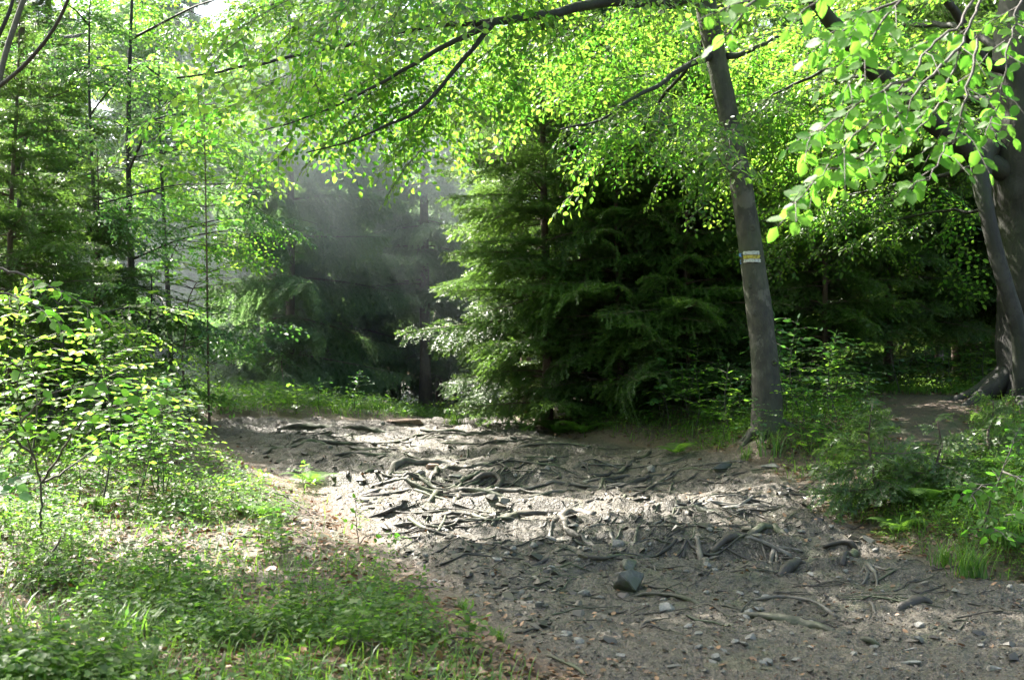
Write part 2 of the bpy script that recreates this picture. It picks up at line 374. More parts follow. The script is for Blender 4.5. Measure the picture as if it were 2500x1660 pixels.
# ------------------------------------------------------------------ leaf templates (V, quads, tris, tint)
def T4(V, Q=None, T=None, tint=None):
    V = np.array(V, float)
    return (V, np.array(Q, int).reshape(-1, 4) if Q is not None else np.zeros((0, 4), int), np.array(T, int).reshape(-1, 3) if T is not None else np.zeros((0, 3), int),
            np.zeros(len(V)) if tint is None else tint)
L_OVAL = T4([(0, 0, 0), (.33, .29, .06), (.74, .22, .03), (1, 0, -.04), (.74, -.22, .03), (.33, -.29, .06)], Q=[(0, 3, 2, 1), (0, 5, 4, 3)])
L_LOW = T4([(0, 0, 0), (.45, .3, .04), (1, 0, -.03), (.45, -.3, .04)], T=[(0, 2, 1), (0, 3, 2)])
def fine_leaf(wid, wav, seed, curl=.0):
    r = np.random.default_rng(seed); n = 9; t = np.linspace(0, 1, n)
    wv = wid * np.sin(np.pi * t ** .85) ** .75 * (1 - .15 * t)
    V = []
    for i in range(n):
        z0 = -.10 * t[i] ** 2 * (1 + curl) + .01 * math.sin(t[i] * 9)
        V.append((t[i], 0, z0))
        for s in (1, -1):
            V.append((t[i] + .02, s * wv[i] * .55, z0 + .045 * wv[i] / wid)); V.append((t[i] + .03, s * wv[i] * (1 + .05 * (-1) ** i), z0 + .03 + wav * math.sin(i * 2.1 + s)))
    Q = []
    for i in range(n - 1):
        a, b = i * 5, (i + 1) * 5
        Q += [(a, b, b + 1, a + 1), (a + 1, b + 1, b + 2, a + 2), (b, a, a + 3, b + 3), (b + 3, a + 3, a + 4, b + 4)]
    # petiole
    return T4(np.array(V) + [.06, 0, 0], Q=Q)
def lobed_leaf(n=5):
    V = [(0, 0, 0)]
    k = 0
    angs = np.linspace(-2.3, 2.3, 2 * n + 1)
    for i, a in enumerate(angs):
        r = (.62 if i % 2 else .36) * (1.15 - .16 * abs(a) / 2.3)
        V.append((.1 + .42 + r * math.cos(a) - .1, r * math.sin(a), .03 * (i % 2) - .05 * abs(math.sin(a)))) if True else None
    V[0] = (.42, 0, 0); T = [(0, i, i + 1) for i in range(1, 2 * n + 1)]
    return T4(V, T=T)
L_FINE = [fine_leaf(.33, .012, 1), fine_leaf(.30, .02, 2, .6), fine_leaf(.36, .015, 3, -.3)]
L_LOBE = lobed_leaf()

def shoot_leaves(P, spacing, size, r, up=(0, 0, 1), jit=.35, spread=55, droop=.15):
    """leaves alternating along polyline P: returns R (n,3,3), s, t"""
    Q = resample(P, spacing); n = len(Q)
    T = nrm(np.gradient(Q, axis=0)) if n > 1 else np.array([[1, 0, 0.]])
    upv = np.broadcast_to(np.asarray(up, float), T.shape)
    side = nrm(np.cross(upv, T)); sg = np.where(np.arange(n) % 2, 1., -1.)
    a = math.radians(spread) * (1 + r.normal(0, .2, n)); a[-1] *= .1
    f = T * np.cos(a)[:, None] + side * (sg * np.sin(a))[:, None] + upv * (-droop + r.normal(0, jit * .4, n))[:, None]
    u = nrm(upv + r.normal(0, jit, (n, 3)))
    s = size * (1 + r.normal(0, .16, n)).clip(.55, 1.4)
    return basis(f, u), s, Q
def beech_spray(seed, L=.75, size=.062, tpl=L_OVAL, nside=10, twigs=True, jit=.35, up=(0, 0, 1)):
    """flat leafy spray along +x; returns builders' templates for leaves and twigs"""
    r = np.random.default_rng(seed); mb = MB(); tw = MB()
    t = np.linspace(0, L, 8); main = np.stack([t, .03 * np.sin(t * 9 + seed), -.12 * (t / L) ** 2 * L], 1)
    if twigs: tube(tw, main, np.linspace(.0045, .0015, 8), 3, cap=False)
    R, s, q = shoot_leaves(main, .05, size, r, jit=jit); place(mb, tpl, R, s, q, tint=r.random(len(q)))
    for i in range(nside):
        x0 = L * (.08 + .84 * i / nside); p0 = np.array([np.interp(x0, t, main[:, k]) for k in range(3)])
        sg = 1 if i % 2 else -1; l = L * (.5 - .33 * x0 / L) * r.uniform(.8, 1.15); a = math.radians(r.uniform(35, 55))
        d = np.array([math.cos(a), sg * math.sin(a), r.normal(-.05, .1)])
        pts = np.array([p0, p0 + d * l * .5, p0 + d * l + [0, 0, -.07 * l / .3]])
        if twigs: tube(tw, pts, [.0028, .002, .001], 3, cap=False)
        R, s, q = shoot_leaves(pts, .042, size, r, jit=jit); place(mb, tpl, R, s, q, tint=r.random(len(q)))
    V = np.concatenate(mb.V); leaves = (V, np.concatenate(mb.Q) if mb.Q else np.zeros((0, 4), int), np.concatenate(mb.T) if mb.T else np.zeros((0, 3), int), np.concatenate(mb.t) - .0)
    tv = (np.concatenate(tw.V), np.concatenate(tw.Q), np.zeros((0, 3), int), np.full(tw.n, .5)) if twigs else None
    return leaves, tv
SPRAYS = [beech_spray(20 + i, L=.58 + .05 * i, size=.053, jit=.42) for i in range(5)]
SPRAYS_LOW = [beech_spray(40 + i, L=.9, size=.10, tpl=L_LOW, nside=7, twigs=False, jit=.45) for i in range(3)]
SPRAYS_BIG = [beech_spray(60 + i, L=.8, size=.11, tpl=L_LOBE, nside=6, jit=.3) for i in range(3)]

_ax = [-300, 0, 250, 500, 700, 850, 1000, 1150, 1300, 1500, 1700, 2000, 2400, 2700]
_ay = [300, 300, 370, 380, 360, 400, 420, 380, 400, 500, 560, 600, 560, 560]
def prune(out, r, lift=0):
    P = np.array(out[0]); px = CX + P[:, 0] / P[:, 1] * F; py = CY - ((P[:, 2] - EYE) / P[:, 1] * F) + 70
    k = py + r.normal(0, 45, len(P)) < np.interp(px, _ax, _ay) - lift
    return [list(np.array(a)[k]) for a in out]
def put_sprays(leaf_mb, twig_mb, kinds, P, D, U, scale, r, tintj=.12):
    P = np.asarray(P); D = np.asarray(D); U = np.asarray(U); n = len(P); k = r.integers(0, len(kinds), n)
    R = basis(D, U)
    for v in range(len(kinds)):
        m = k == v; lf, tw = kinds[v]
        if not m.any(): continue
        sc = np.broadcast_to(scale, (n,))[m]
        place(leaf_mb, lf, R[m], sc, P[m], tint=r.normal(0, tintj, m.sum()))
        if tw is not None and twig_mb is not None: place(twig_mb, tw, R[m], sc, P[m])

def foliate(limb, r, n, Lr=(.7, 1.6), t0=.15, droop=.15, toward=None, step=.2, twig_mb=None, rad=.012, out=None, lift=0., both=True, back=.55):
    """secondary boughs leaving a limb; collects spray placements in out = [P, D, U]"""
    Q = resample(limb, .1); n_ = len(Q); T = nrm(np.gradient(Q, axis=0))
    for i in range(n):
        t = t0 + (1 - t0) * (i + r.random() * .8) / n; k = min(n_ - 1, int(t * (n_ - 1)))
        side = nrm(np.cross([0, 0, 1.], T[k])); sg = (1 if i % 2 else -1) if both else 1
        a = r.uniform(.5, 1.15); d = nrm(T[k] * math.cos(a) + side * sg * math.sin(a) + [0, 0, r.normal(-droop + lift, .18)])
        if d[1] < -.1 and r.random() < back: d[1] *= -1
        L = r.uniform(*Lr) * (1.15 - .45 * t)
        m = 7; tt = np.linspace(0, 1, m)[:, None]
        wob = np.cumsum(r.normal(0, .035, (m, 3)), 0) * L
        P = Q[k] + d * L * tt + wob * tt + np.array([0, 0, -1.]) * (droop * .9 * L) * tt ** 2
        if twig_mb is not None: tube(twig_mb, P, np.linspace(rad * L, .0025, m), 5, cap=False)
        q = resample(P, step); qt = nrm(np.gradient(q, axis=0)); sd = nrm(np.cross([0, 0, 1.], qt))
        for j in range(1, len(q)):
            s2 = 1 if j % 2 else -1; last = j == len(q) - 1
            aa = r.uniform(.6, 1.0) * (0 if last else 1)
            out[0].append(q[j]); out[1].append(qt[j] * math.cos(aa) + sd[j] * s2 * math.sin(aa) + [0, 0, r.normal(-.12, .16)])
            out[2].append(nrm(np.array([0, 0, 1.]) + r.normal(0, .28, 3)))
    return out
def pts(lst): return np.array([at(*p) for p in lst])

# ------------------------------------------------------------------ the waymarked beech
D1 = 12.0
tcl = [(1718, -10, 62), (1748, 143, 59), (1779, 286, 60), (1806, 428, 62), (1821, 520, 66), (1835, 630, 68), (1851, 731, 73), (1864, 850, 77), (1871, 925, 80), (1874, 985, 88), (1874, 1030, 94), (1872, 1066, 106)]
tcl = tcl[::-1]
base1 = at(1872, 1050, D1)
T1 = empty('beech_tree', (base1[0], base1[1], g1(base1[0], base1[1])), 'slim leaning grey beech with the painted white and yellow trail mark', 'tree')
o1 = np.array(T1.location)
axis1 = np.array([at(a, b, D1) for a, b, _ in tcl]); rad1 = np.array([c / 2.35 / (F / D1) for *_, c in tcl])
top1 = [axis1[-1] + np.array(v) for v in [(-.12, .1, .7), (-.3, .3, 2.2), (-.2, .5, 4.4), (.1, .5, 7.0)]]
AX = np.vstack([axis1, top1]); RR = np.concatenate([rad1, [.115, .10, .07, .02]])
rs = resample(np.column_stack([AX, RR]), .07)
mb = MB(); tube(mb, rs[:, :3] - o1, rs[:, 3], 28, rough=.045, seed=2)
# knots and swellings
for py, dx, s in [(765, -.05, .022), (885, .06, .02), (560, .02, .02), (700, -.07, .014), (455, .03, .016), (320, -.04, .015)]:
    c = at(np.interp(py, [b for a, b, _ in tcl[::-1]], [a for a, b, _ in tcl[::-1]]), py, D1); rr = np.interp(c[2], rs[:, 2], rs[:, 3])
    s = s * 1.35; c = c + [dx, -math.sqrt(max(rr * rr - dx * dx, 0)) + .004, 0] - o1
    a = np.linspace(0, 2 * math.pi, 10, endpoint=False); ring = []
    for k, (q, h) in enumerate([(1.5, -.004), (1.0, .008), (.55, .010), (.25, .003)]):
        ring += [(c[0] + s * q * math.cos(x), c[1] - h, c[2] + s * 1.1 * q * math.sin(x)) for x in a]
    Qd = [(k * 10 + i, k * 10 + (i + 1) % 10, (k + 1) * 10 + (i + 1) % 10, (k + 1) * 10 + i) for k in range(3) for i in range(10)]
    mb.add(ring, Qd)
# root flare toes
for ang, l in [(-2.0, .25), (-1.2, .2), (-2.9, .35), (-.2, .35), (1.5, .3), (2.7, .3)]:
    tt = np.linspace(0, 1, 8); P = []
    for t_ in tt:
        x = base1[0] + math.cos(ang) * (.06 + l * t_); y = D1 + math.sin(ang) * (.06 + l * t_)
        P.append((x, y, g1(x, y) + .12 * (1 - t_) ** 2.2 - .05 * t_))
    tube(mb, np.array(P) - o1, np.linspace(.055, .014, 8), 8, rough=.1, seed=int(l * 10))
mb.build('trunk', BEECH, T1)
# trail mark, curved round the bark
def patch(x0, x1, y0, y1, mt, name, parent, lift=.006):
    mb = MB(); nx_, ny_ = 9, 4; V = []
    r_ = np.random.default_rng(int(x0 + y0))
    for layer in (0, 1):
        for j in range(ny_ + 1):
            for i in range(nx_ + 1):
                px = x0 + (x1 - x0) * i / nx_; py = y0 + (y1 - y0) * j / ny_
                if j in (0, ny_): py += r_.normal(0, .6)
                if i in (0, nx_): px += r_.normal(0, .9)
                c = at(np.interp(py, [b for a, b, _ in tcl[::-1]], [a for a, b, _ in tcl[::-1]]), py, D1)
                rr = np.interp(c[2], rs[:, 2], rs[:, 3]) * 1.03 + lift + .002 * layer
                dx = np.clip((px - CX) / F * D1 - c[0], -rr * .97, rr * .97)
                V.append(c + [dx, -math.sqrt(rr * rr - dx * dx), 0] - o1)
    N_ = (nx_ + 1) * (ny_ + 1); Q = []
    for j in range(ny_):
        for i in range(nx_):
            a = j * (nx_ + 1) + i
            Q += [(a + N_, a + nx_ + 1 + N_, a + nx_ + 2 + N_, a + 1 + N_)]
    for j in range(ny_):
        for i in (0, nx_):
            a = j * (nx_ + 1) + i; Q.append((a, a + nx_ + 1, a + nx_ + 1 + N_, a + N_))
    for i in range(nx_):
        for j in (0, ny_):
            a = j * (nx_ + 1) + i; Q.append((a, a + 1, a + 1 + N_, a + N_))
    mb.add(V, Q); return mb.build(name, mt, parent)
tm = patch(1812, 1850, 625.5, 634.5, PYELLOW, 'trail_mark', T1, .0065); tm['label'] = 'yellow middle bar of the painted trail mark'
a_ = patch(1811, 1849, 616.5, 625, PWHITE, 'white_bar', tm)
b_ = patch(1813, 1851, 635, 643, PWHITE, 'white_bar', tm)
bl = patch(1803, 1807, 620, 628, PBLUE, 'old_paint_mark', T1); bl['label'] = 'small blue old paint mark'
patch(1804, 1807, 636, 646, PBLUE, 'paint_drip', bl, .005)

r = np.random.default_rng(5)
limbs = [  # photo pixels and depth
    [(1700, -20, 12, .075), (1640, 10, 11.8, .05), (1540, 5, 11.4, .042), (1450, 8, 11.1, .04), (1330, 40, 10.8, .036), (1215, 52, 10.5, .030), (1060, 60, 10.3, .020), (930, 90, 10.1, .015), (760, 130, 9.9, .012), (600, 165, 9.7, .010), (430, 190, 9.5, .006)],
    [(1215, 52, 10.5, .026), (1140, 85, 10.3, .022), (1060, 125, 10.2, .018), (980, 175, 10.1, .014), (880, 230, 10.0, .010), (760, 285, 9.9, .006), (640, 320, 9.8, .004)],
    [(1205, 58, 10.5, .022), (1150, 120, 10.3, .018), (1090, 200, 10.2, .016), (1030, 265, 10.1, .013), (940, 310, 10.1, .010), (860, 345, 10.1, .008), (750, 370, 10, .005)],
    [(1745, 130, 12, .045), (1700, 148, 11.8, .028), (1655, 175, 11.6, .022), (1600, 215, 11.3, .018), (1540, 240, 11.1, .014), (1480, 290, 11, .010), (1360, 320, 10.8, .006)],
    [(1775, 140, 12, .030), (1830, 125, 12.2, .022), (1900, 90, 12.6, .016), (1990, 60, 13, .010), (2080, 40, 13.4, .006)],
    [(1700, -60, 12, .05), (1560, -110, 12.6, .04), (1380, -130, 13.2, .03), (1150, -110, 13.8, .02), (900, -60, 14.3, .012), (650, 20, 14.6, .006)],
    [(1690, -90, 12, .05), (1560, -170, 11, .035), (1380, -190, 10, .025), (1150, -150, 9.2, .018), (900, -80, 8.6, .01), (700, -20, 8.2, .005)],
    [(1700, -40, 12, .04), (1620, 30, 12.8, .03), (1500, 90, 13.6, .02), (1380, 150, 14.2, .014), (1250, 200, 14.6, .008)],
    [(1740, 60, 12, .03), (1690, 150, 12.9, .02), (1600, 260, 13.8, .014), (1540, 370, 14.5, .01), (1500, 440, 14.8, .006)],
]
fo = [[], [], []]; tw = MB()
for i, L in enumerate(limbs):
    P = pts([q[:3] for q in L]); rd = np.array([q[3] for q in L])
    q = resample(np.column_stack([P, rd]), .06)
    q[:, :3] += .012 * np.stack([vn(np.arange(len(q)) * .35, i, 1), vn(np.arange(len(q)) * .35, i, 2), vn(np.arange(len(q)) * .35, i, 3)], 1)
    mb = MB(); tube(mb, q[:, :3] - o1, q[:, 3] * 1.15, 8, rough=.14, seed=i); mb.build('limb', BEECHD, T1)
    foliate(P, r, [24, 13, 12, 11, 8, 24, 20, 14, 12][i], (.6, 1.5), t0=[.2, .15, .25, .25, .3, .1, .2, .1, .15][i], droop=.16, twig_mb=tw, out=fo, step=.22, back=.95 if i < 3 else .5)
# short broken stub with a curl of dead wood
mb = MB(); tube(mb, pts([(1815, 393, 11.84), (1797, 405, 11.7), (1785, 415, 11.62), (1765, 402, 11.6), (1748, 375, 11.6), (1742, 345, 11.6)]) - o1, [.016, .012, .009, .007, .005, .003], 6); mb.build('dead_twig', ROOTPALE, T1)
lf = MB(); fo = prune(fo, r, 130); P_ = np.array(fo[0])
put_sprays(lf, tw, SPRAYS, P_ - o1, fo[1], fo[2], r.uniform(.8, 1.2, len(P_)), r)
tag(lf.build('foliage', LEAF, T1), kind='stuff'); tag(tw.build('twigs', TWIG, T1), kind='stuff')
# high crown above the picture
def high_crown(T, o, centre, rx, ry, rz_, n, seed, holes=.0, kinds=None, mat=None, sc=1.3):
    r = np.random.default_rng(seed); P, D_, U = [], [], []
    cl = r.normal(0, 1, (max(6, n // 14), 3)); cl = nrm(cl) * (r.random((len(cl), 1)) ** .45)
    for i in range(n):
        c = cl[r.integers(len(cl))]; p = centre + (c + r.normal(0, .13, 3)) * [rx, ry, rz_]
        P.append(p - o); d = (c * [1, 1, .25]) + r.normal(0, .5, 3) * [1, 1, .3]; D_.append(nrm(d)); U.append(nrm(np.array([0, 0, 1.]) + r.normal(0, .3, 3)))
    mb = MB(); put_sprays(mb, None, kinds or SPRAYS_LOW, P, D_, U, r.uniform(.8, 1.2, n) * sc, r)
    return tag(mb.build('crown', mat or LEAF, T), kind='stuff')
high_crown(T1, o1, np.array([-2.0, 11.2, 8.6]), 3.2, 1.8, 1.8, 190, 1)  # unseen crown, set well left of the trunk to shade the path

# ------------------------------------------------------------------ the big dark beech at the right edge
D2 = 13.0
b2 = at(2520, 1030, D2); o2 = np.array([b2[0], b2[1], g1(b2[0], b2[1])])
T2 = empty('beech_tree', o2, 'big dark twin-stemmed beech at the right edge with spreading roots', 'tree')
def trunk_px(lst, D, sides=24, rough=.06, seed=1, step=.08, o=o2):
    A = np.array([[*at(a, b, d if d else D), c] for a, b, c, d in lst]); q = resample(A, step)
    mb = MB(); tube(mb, q[:, :3] - o, q[:, 3], sides, rough=rough, seed=seed); return mb, q
mb, q2 = trunk_px([(2535, 1075, .62, 13.1), (2535, 1020, .50, 13.1), (2532, 940, .42, 13.1), (2530, 800, .39, 13.1), (2525, 600, .37, 13.1), (2515, 420, .39, 13.1), (2500, 300, .38, 13.1), (2500, 120, .33, 13.1), (2530, -100, .3, 13.2), (2560, -500, .25, 13.4), (2540, -1300, .1, 13.6)], D2)
for ang, l, rr in [(3.3, 1.0, .15), (3.9, .8, .16), (4.5, .8, .13), (2.8, .9, .12), (5.2, .7, .12), (.5, .8, .1), (1.6, .8, .1)]:
    tt = np.linspace(0, 1, 12); P = []
    for t_ in tt:
        x = o2[0] + .1 + math.cos(ang + .3 * t_) * (.15 + l * t_); y = 13.1 + math.sin(ang + .3 * t_) * (.15 + l * t_)
        P.append((x, y, g1(x, y) + .42 * (1 - t_) ** 2.5 + .05 - .10 * t_))
    tube(mb, np.array(P) - o2, np.linspace(rr, .035, 12), 10, rough=.1, seed=int(l * 10 + ang))
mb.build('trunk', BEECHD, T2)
mb, _ = trunk_px([(2500, 1010, .13, 12.7), (2497, 930, .10, 12.6), (2494, 850, .085, 12.55), (2478, 770, .08, 12.5), (2450, 680, .08, 12.5), (2425, 590, .078, 12.55), (2405, 500, .08, 12.6), (2392, 430, .105, 12.7), (2400, 380, .11, 12.9), (2440, 330, .11, 13.1)], D2, 16, .08, 3)
mb.build('stem', BEECHD, T2)
r = np.random.default_rng(8); fo = [[], [], []]; tw = MB()
limbs2 = [
    [(2510, 440, 13.1, .13), (2400, 395, 12.9, .11), (2290, 310, 12.5, .095), (2190, 225, 12.2, .088), (2120, 160, 12, .083), (2055, 85, 11.8, .075), (1990, 5, 11.6, .07), (1930, -90, 11.4, .05), (1800, -220, 11, .03)],
    [(2480, 180, 13.0, .07), (2400, 150, 12.6, .05), (2350, 60, 12.3, .045), (2300, -20, 12, .04), (2200, -120, 11.6, .02)],
    [(2130, 168, 12, .03), (2060, 165, 12.1, .02), (2000, 178, 12.2, .016), (1940, 205, 12.3, .014), (1890, 225, 12.4, .010), (1830, 285, 12.5, .006)],
    [(2250, 270, 12.4, .03), (2120, 180, 12.9, .022), (2020, 200, 13.4, .018), (1985, 240, 13.6, .012), (1930, 262, 13.8, .008), (1860, 300, 14, .005)],
    [(2400, 400, 12.9, .03), (2300, 430, 13.2, .022), (2200, 450, 13.5, .018), (2060, 480, 13.9, .012), (1960, 560, 14.2, .006)],
    [(2440, 250, 13.1, .05), (2330, 230, 13.8, .035), (2180, 260, 14.6, .025), (2030, 330, 15.3, .015), (1900, 400, 15.9, .008)],
    [(2440, 120, 13.1, .05), (2330, 60, 13.8, .035), (2180, 60, 14.8, .025), (2000, 120, 15.8, .015), (1850, 200, 16.6, .008)],
    [(2440, 500, 13.1, .03), (2380, 520, 13.4, .02), (2300, 510, 13.8, .014), (2180, 540, 14.2, .008), (2080, 600, 14.5, .005)],
]
for i, L in enumerate(limbs2):
    P = pts([q[:3] for q in L]); rd = np.array([q[3] for q in L]); q = resample(np.column_stack([P, rd]), .06)
    q[:, :3] += .015 * np.stack([vn(np.arange(len(q)) * .4, i, 4), vn(np.arange(len(q)) * .4, i, 5), vn(np.arange(len(q)) * .4, i, 6)], 1)
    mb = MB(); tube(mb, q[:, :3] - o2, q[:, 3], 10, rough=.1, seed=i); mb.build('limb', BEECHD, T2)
    foliate(P, r, [11, 8, 12, 11, 12, 17, 17, 8][i], (.6, 1.4), t0=.3 if i < 2 else .2, droop=.18, twig_mb=tw, out=fo, step=.25)
lf = MB(); fo = prune(fo, r); P_ = np.array(fo[0])
put_sprays(lf, tw, SPRAYS, P_ - o2, fo[1], fo[2], r.uniform(.8, 1.2, len(P_)), r)
tag(lf.build('foliage', LEAF, T2), kind='stuff'); tag(tw.build('twigs', TWIG, T2), kind='stuff')
high_crown(T2, o2, np.array([5.0, 12.5, 8.6]), 3.4, 3.2, 2.4, 150, 2)

# ------------------------------------------------------------------ near leafy boughs hanging in front (every leaf its own object)
def leaf_meshes(mt, nm='leaf'):
    out = []
    for k, tp in enumerate(L_FINE):
        mb = MB(); V, Q, T, tt = tp
        mb.add(V, Q, tint=.35 + .25 * k)
        mb.add([(-.02, .008, 0), (-.02, -.008, 0), (.08, -.006, 0), (.08, .006, 0)], [(0, 1, 2, 3)], tint=.8)
        out.append(mb.mesh(nm, [mt]))
    return out
LM_NEAR, LM_BLUE = leaf_meshes(LEAF_NEAR), leaf_meshes(LEAF_BLUE)
def add_leaves(T, o, shoots, size, r, meshes, spacing, cap, up=(0, -.35, 1), jit=.35, droop=.15, spread=55):
    allR, allS, allQ = [], [], []
    for P in shoots:
        R, s, q = shoot_leaves(P, spacing, size, r, up=up, jit=jit, droop=droop, spread=spread)
        allR.append(R[1:]); allS.append(s[1:]); allQ.append(q[1:])
    R, s, q = np.concatenate(allR), np.concatenate(allS), np.concatenate(allQ)
    idx = r.permutation(len(q)); one = idx[:cap]; rest = idx[cap:]
    for i in one: link('leaf', meshes[r.integers(3)], T, mw=mat4(R[i], q[i] - o, s[i]))
    if len(rest):
        mb = MB(); place(mb, L_OVAL, R[rest], s[rest], q[rest] - o, tint=r.random(len(rest)))
        tag(mb.build('small_leaves', meshes[0].materials[0], T), kind='stuff')
    return len(q)
def side_shoots(P, n, L, r, t0=.2, a0=.9, flat=(0, 0, 1), drop=.25):
    Q = resample(P, .02); T = nrm(np.gradient(Q, axis=0)); out = []
    for i in range(n):
        t = t0 + (1 - t0) * (i + .3 * r.random()) / n; k = min(len(Q) - 1, int(t * len(Q)))
        sd = nrm(np.cross(flat, T[k])); sg = 1 if i % 2 else -1; l = L * (1.1 - .6 * t) * r.uniform(.75, 1.2); a = a0 * r.uniform(.8, 1.2)
        d = nrm(T[k] * math.cos(a) + sd * sg * math.sin(a) + r.normal(0, .08, 3))
        out.append(np.array([Q[k], Q[k] + d * l * .5, Q[k] + d * l + np.array([0, 0, -drop * l])]))
    return out
def bough(label, mains, size, spacing, nside, Ls, seed, cap, name='beech_branch', rad=.007, cat='branch', meshes=None, drop=.25, up=(0, -1.0, .8)):
    r = np.random.default_rng(seed); P0 = pts(mains[0]); o = P0[0]
    T = empty(name, o, label, cat); tw = MB(); sh = []
    for m in mains:
        P = resample(pts(m), .04); P += .006 * r.normal(0, 1, P.shape); tube(tw, P - o, np.linspace(rad, .002, len(P)), 6, cap=False); sh.append(P[len(P) // 5:])
        for s in side_shoots(P, nside, Ls, r, drop=drop): tube(tw, s - o, [rad * .35, .0018, .0012], 4, cap=False); sh.append(s)
    tw.build('twig', TWIG, T)
    n = add_leaves(T, o, sh, size, r, meshes or LM_NEAR, spacing, cap, up=up); print(label, n)
    return T
bough('near beech bough with broad backlit leaves hanging across the upper right',
      [[(2380, -60, 5.2), (2350, 60, 5.15), (2270, 115, 5.1), (2230, 190, 5.0), (2180, 235, 5.0), (2090, 330, 4.9), (2000, 430, 4.85), (1900, 545, 4.8)],
       [(2420, -60, 5.4), (2390, 10, 5.4), (2340, 120, 5.3), (2315, 220, 5.3), (2260, 300, 5.2), (2180, 370, 5.2), (2080, 430, 5.1)],
       [(2520, -60, 5.5), (2470, 60, 5.4), (2456, 160, 5.3), (2440, 260, 5.3), (2400, 330, 5.2)],
       [(2270, -60, 5.0), (2200, 0, 5.0), (2150, 60, 4.95), (2100, 150, 4.9), (2060, 230, 4.9)],
       [(2390, 100, 5.2), (2360, 230, 5.1), (2330, 330, 5.1), (2280, 420, 5.0), (2220, 460, 5.0)],
       [(2230, 190, 5.0), (2130, 230, 4.9), (2040, 290, 4.9), (1960, 350, 4.85)], [(2200, 0, 5.0), (2120, 30, 5.0), (2040, 90, 4.95)], [(2340, 120, 5.3), (2260, 200, 5.2), (2180, 290, 5.2), (2120, 370, 5.2), (2020, 420, 5.1), (1950, 500, 5.1)]], .062, .042, 8, .30, 3, 300)
bough('bright sunlit beech leaf spray at the top beside the marked trunk',
      [[(1960, -80, 4.4), (1860, -20, 4.35), (1780, 25, 4.3), (1700, 50, 4.3)], [(1860, -20, 4.35), (1790, 60, 4.3), (1755, 110, 4.3)], [(2060, -80, 4.4), (1990, 0, 4.4), (1930, 60, 4.4)]], .062, .05, 2, .12, 6, 60)

# ------------------------------------------------------------------ conifers
def needle_branch(seed, L, mat, wide=.46, curtain=.12, dens=1.0, sub=.16, nl=.036, nw=.012, sag=.24):
    r = np.random.default_rng(seed); wood = MB(); mb = MB()
    segs = []
    t = np.linspace(0, 1, 9); z = -sag * L * t ** 1.6 + .10 * sag * L * t ** 6
    main = np.stack([L * t, .02 * L * np.sin(t * 5 + seed), z], 1); tube(wood, main, np.linspace(.009 * L + .002, .002, 9), 5, cap=False, mat=1)
    segs.append((main[2:], 1))
    k = int(L / .05) + 2
    for i in range(k):
        x = .10 + .88 * (i + .2 * r.random()) / k; p = np.array([np.interp(x, t, main[:, j]) for j in range(3)])
        sg = 1 if i % 2 else -1; l = min(.85, L * wide) * (1 - x) ** .75 * min(1, x * 4 + .3) * r.uniform(.75, 1.15) + .05
        a = math.radians(r.uniform(42, 62)); d = nrm(np.array([math.cos(a), sg * math.sin(a), r.normal(-.10, .22) - curtain]))
        e = p + d * l + np.array([0, 0, -.24 * l - curtain * .5 * l]); m = p + d * l * .5
        tube(wood, [p, m, e], [.003, .002, .001], 3, cap=False, mat=1); segs.append((np.array([p, m, e]), 1))
        if l > sub:
            kk = int(l / .07)
            for j in range(kk):
                q = p + (e - p) * (.15 + .8 * j / kk); s2 = 1 if j % 2 else -1
                dd = nrm(d + s2 * .9 * nrm(np.cross([0, 0, 1.], d)) + [0, 0, r.normal(-.12, .25) - curtain])
                l2 = l * .42 * (1 - .7 * j / kk) * r.uniform(.7, 1.2) + .025
                segs.append((np.array([q, q + dd * l2]), 0))
    for P, _ in segs:
        q = resample(P, .0105 / dens); n = len(q)
        if n < 2: continue
        T = nrm(np.gradient(q, axis=0)); S_ = nrm(np.cross([0, 0, 1.], T)); 
        for sg in (1, -1):
            q2 = q + r.normal(0, .001, q.shape); ln = nl * r.uniform(.75, 1.15, n)[:, None]
            D_ = nrm(T * .65 + S_ * sg * .8 + np.array([0, 0, 1.]) * r.normal(.05, .5, n)[:, None])
            tip = q2 + D_ * ln; V = np.stack([q2 - T * nw * .5, q2 + T * nw * .5, tip], 1).reshape(-1, 3)
            end = np.linspace(0, 1, n) ** 3 * .35
            mb.add(V, tris=np.arange(n * 3).reshape(-1, 3), tint=np.repeat(.25 + .3 * r.random(n) + end, 3))
    me_b = MB(); me_b.V = mb.V + wood.V; me_b.t = mb.t + wood.t; me_b.n = mb.n
    me_b.T = mb.T; me_b.mt = mb.mt; me_b.Q = [q + mb.n for q in wood.Q]; me_b.mq = wood.mq
    return me_b.mesh('branch', [mat, FIRB])
FIRBR = {L: [needle_branch(100 + i + int(L * 10), L, FIR) for i in range(2)] for L in (.3, .6, 1.1, 1.8)}
SPRBR = {L: [needle_branch(200 + i + int(L * 10), L, SPRUCE, curtain=.5, wide=.36, nl=.055, nw=.022, dens=.55, sag=.22) for i in range(2)] for L in (1.1, 2.2)}
print('fir tri', [len(m[0].polygons) for m in FIRBR.values()], [len(m[0].polygons) for m in SPRBR.values()])
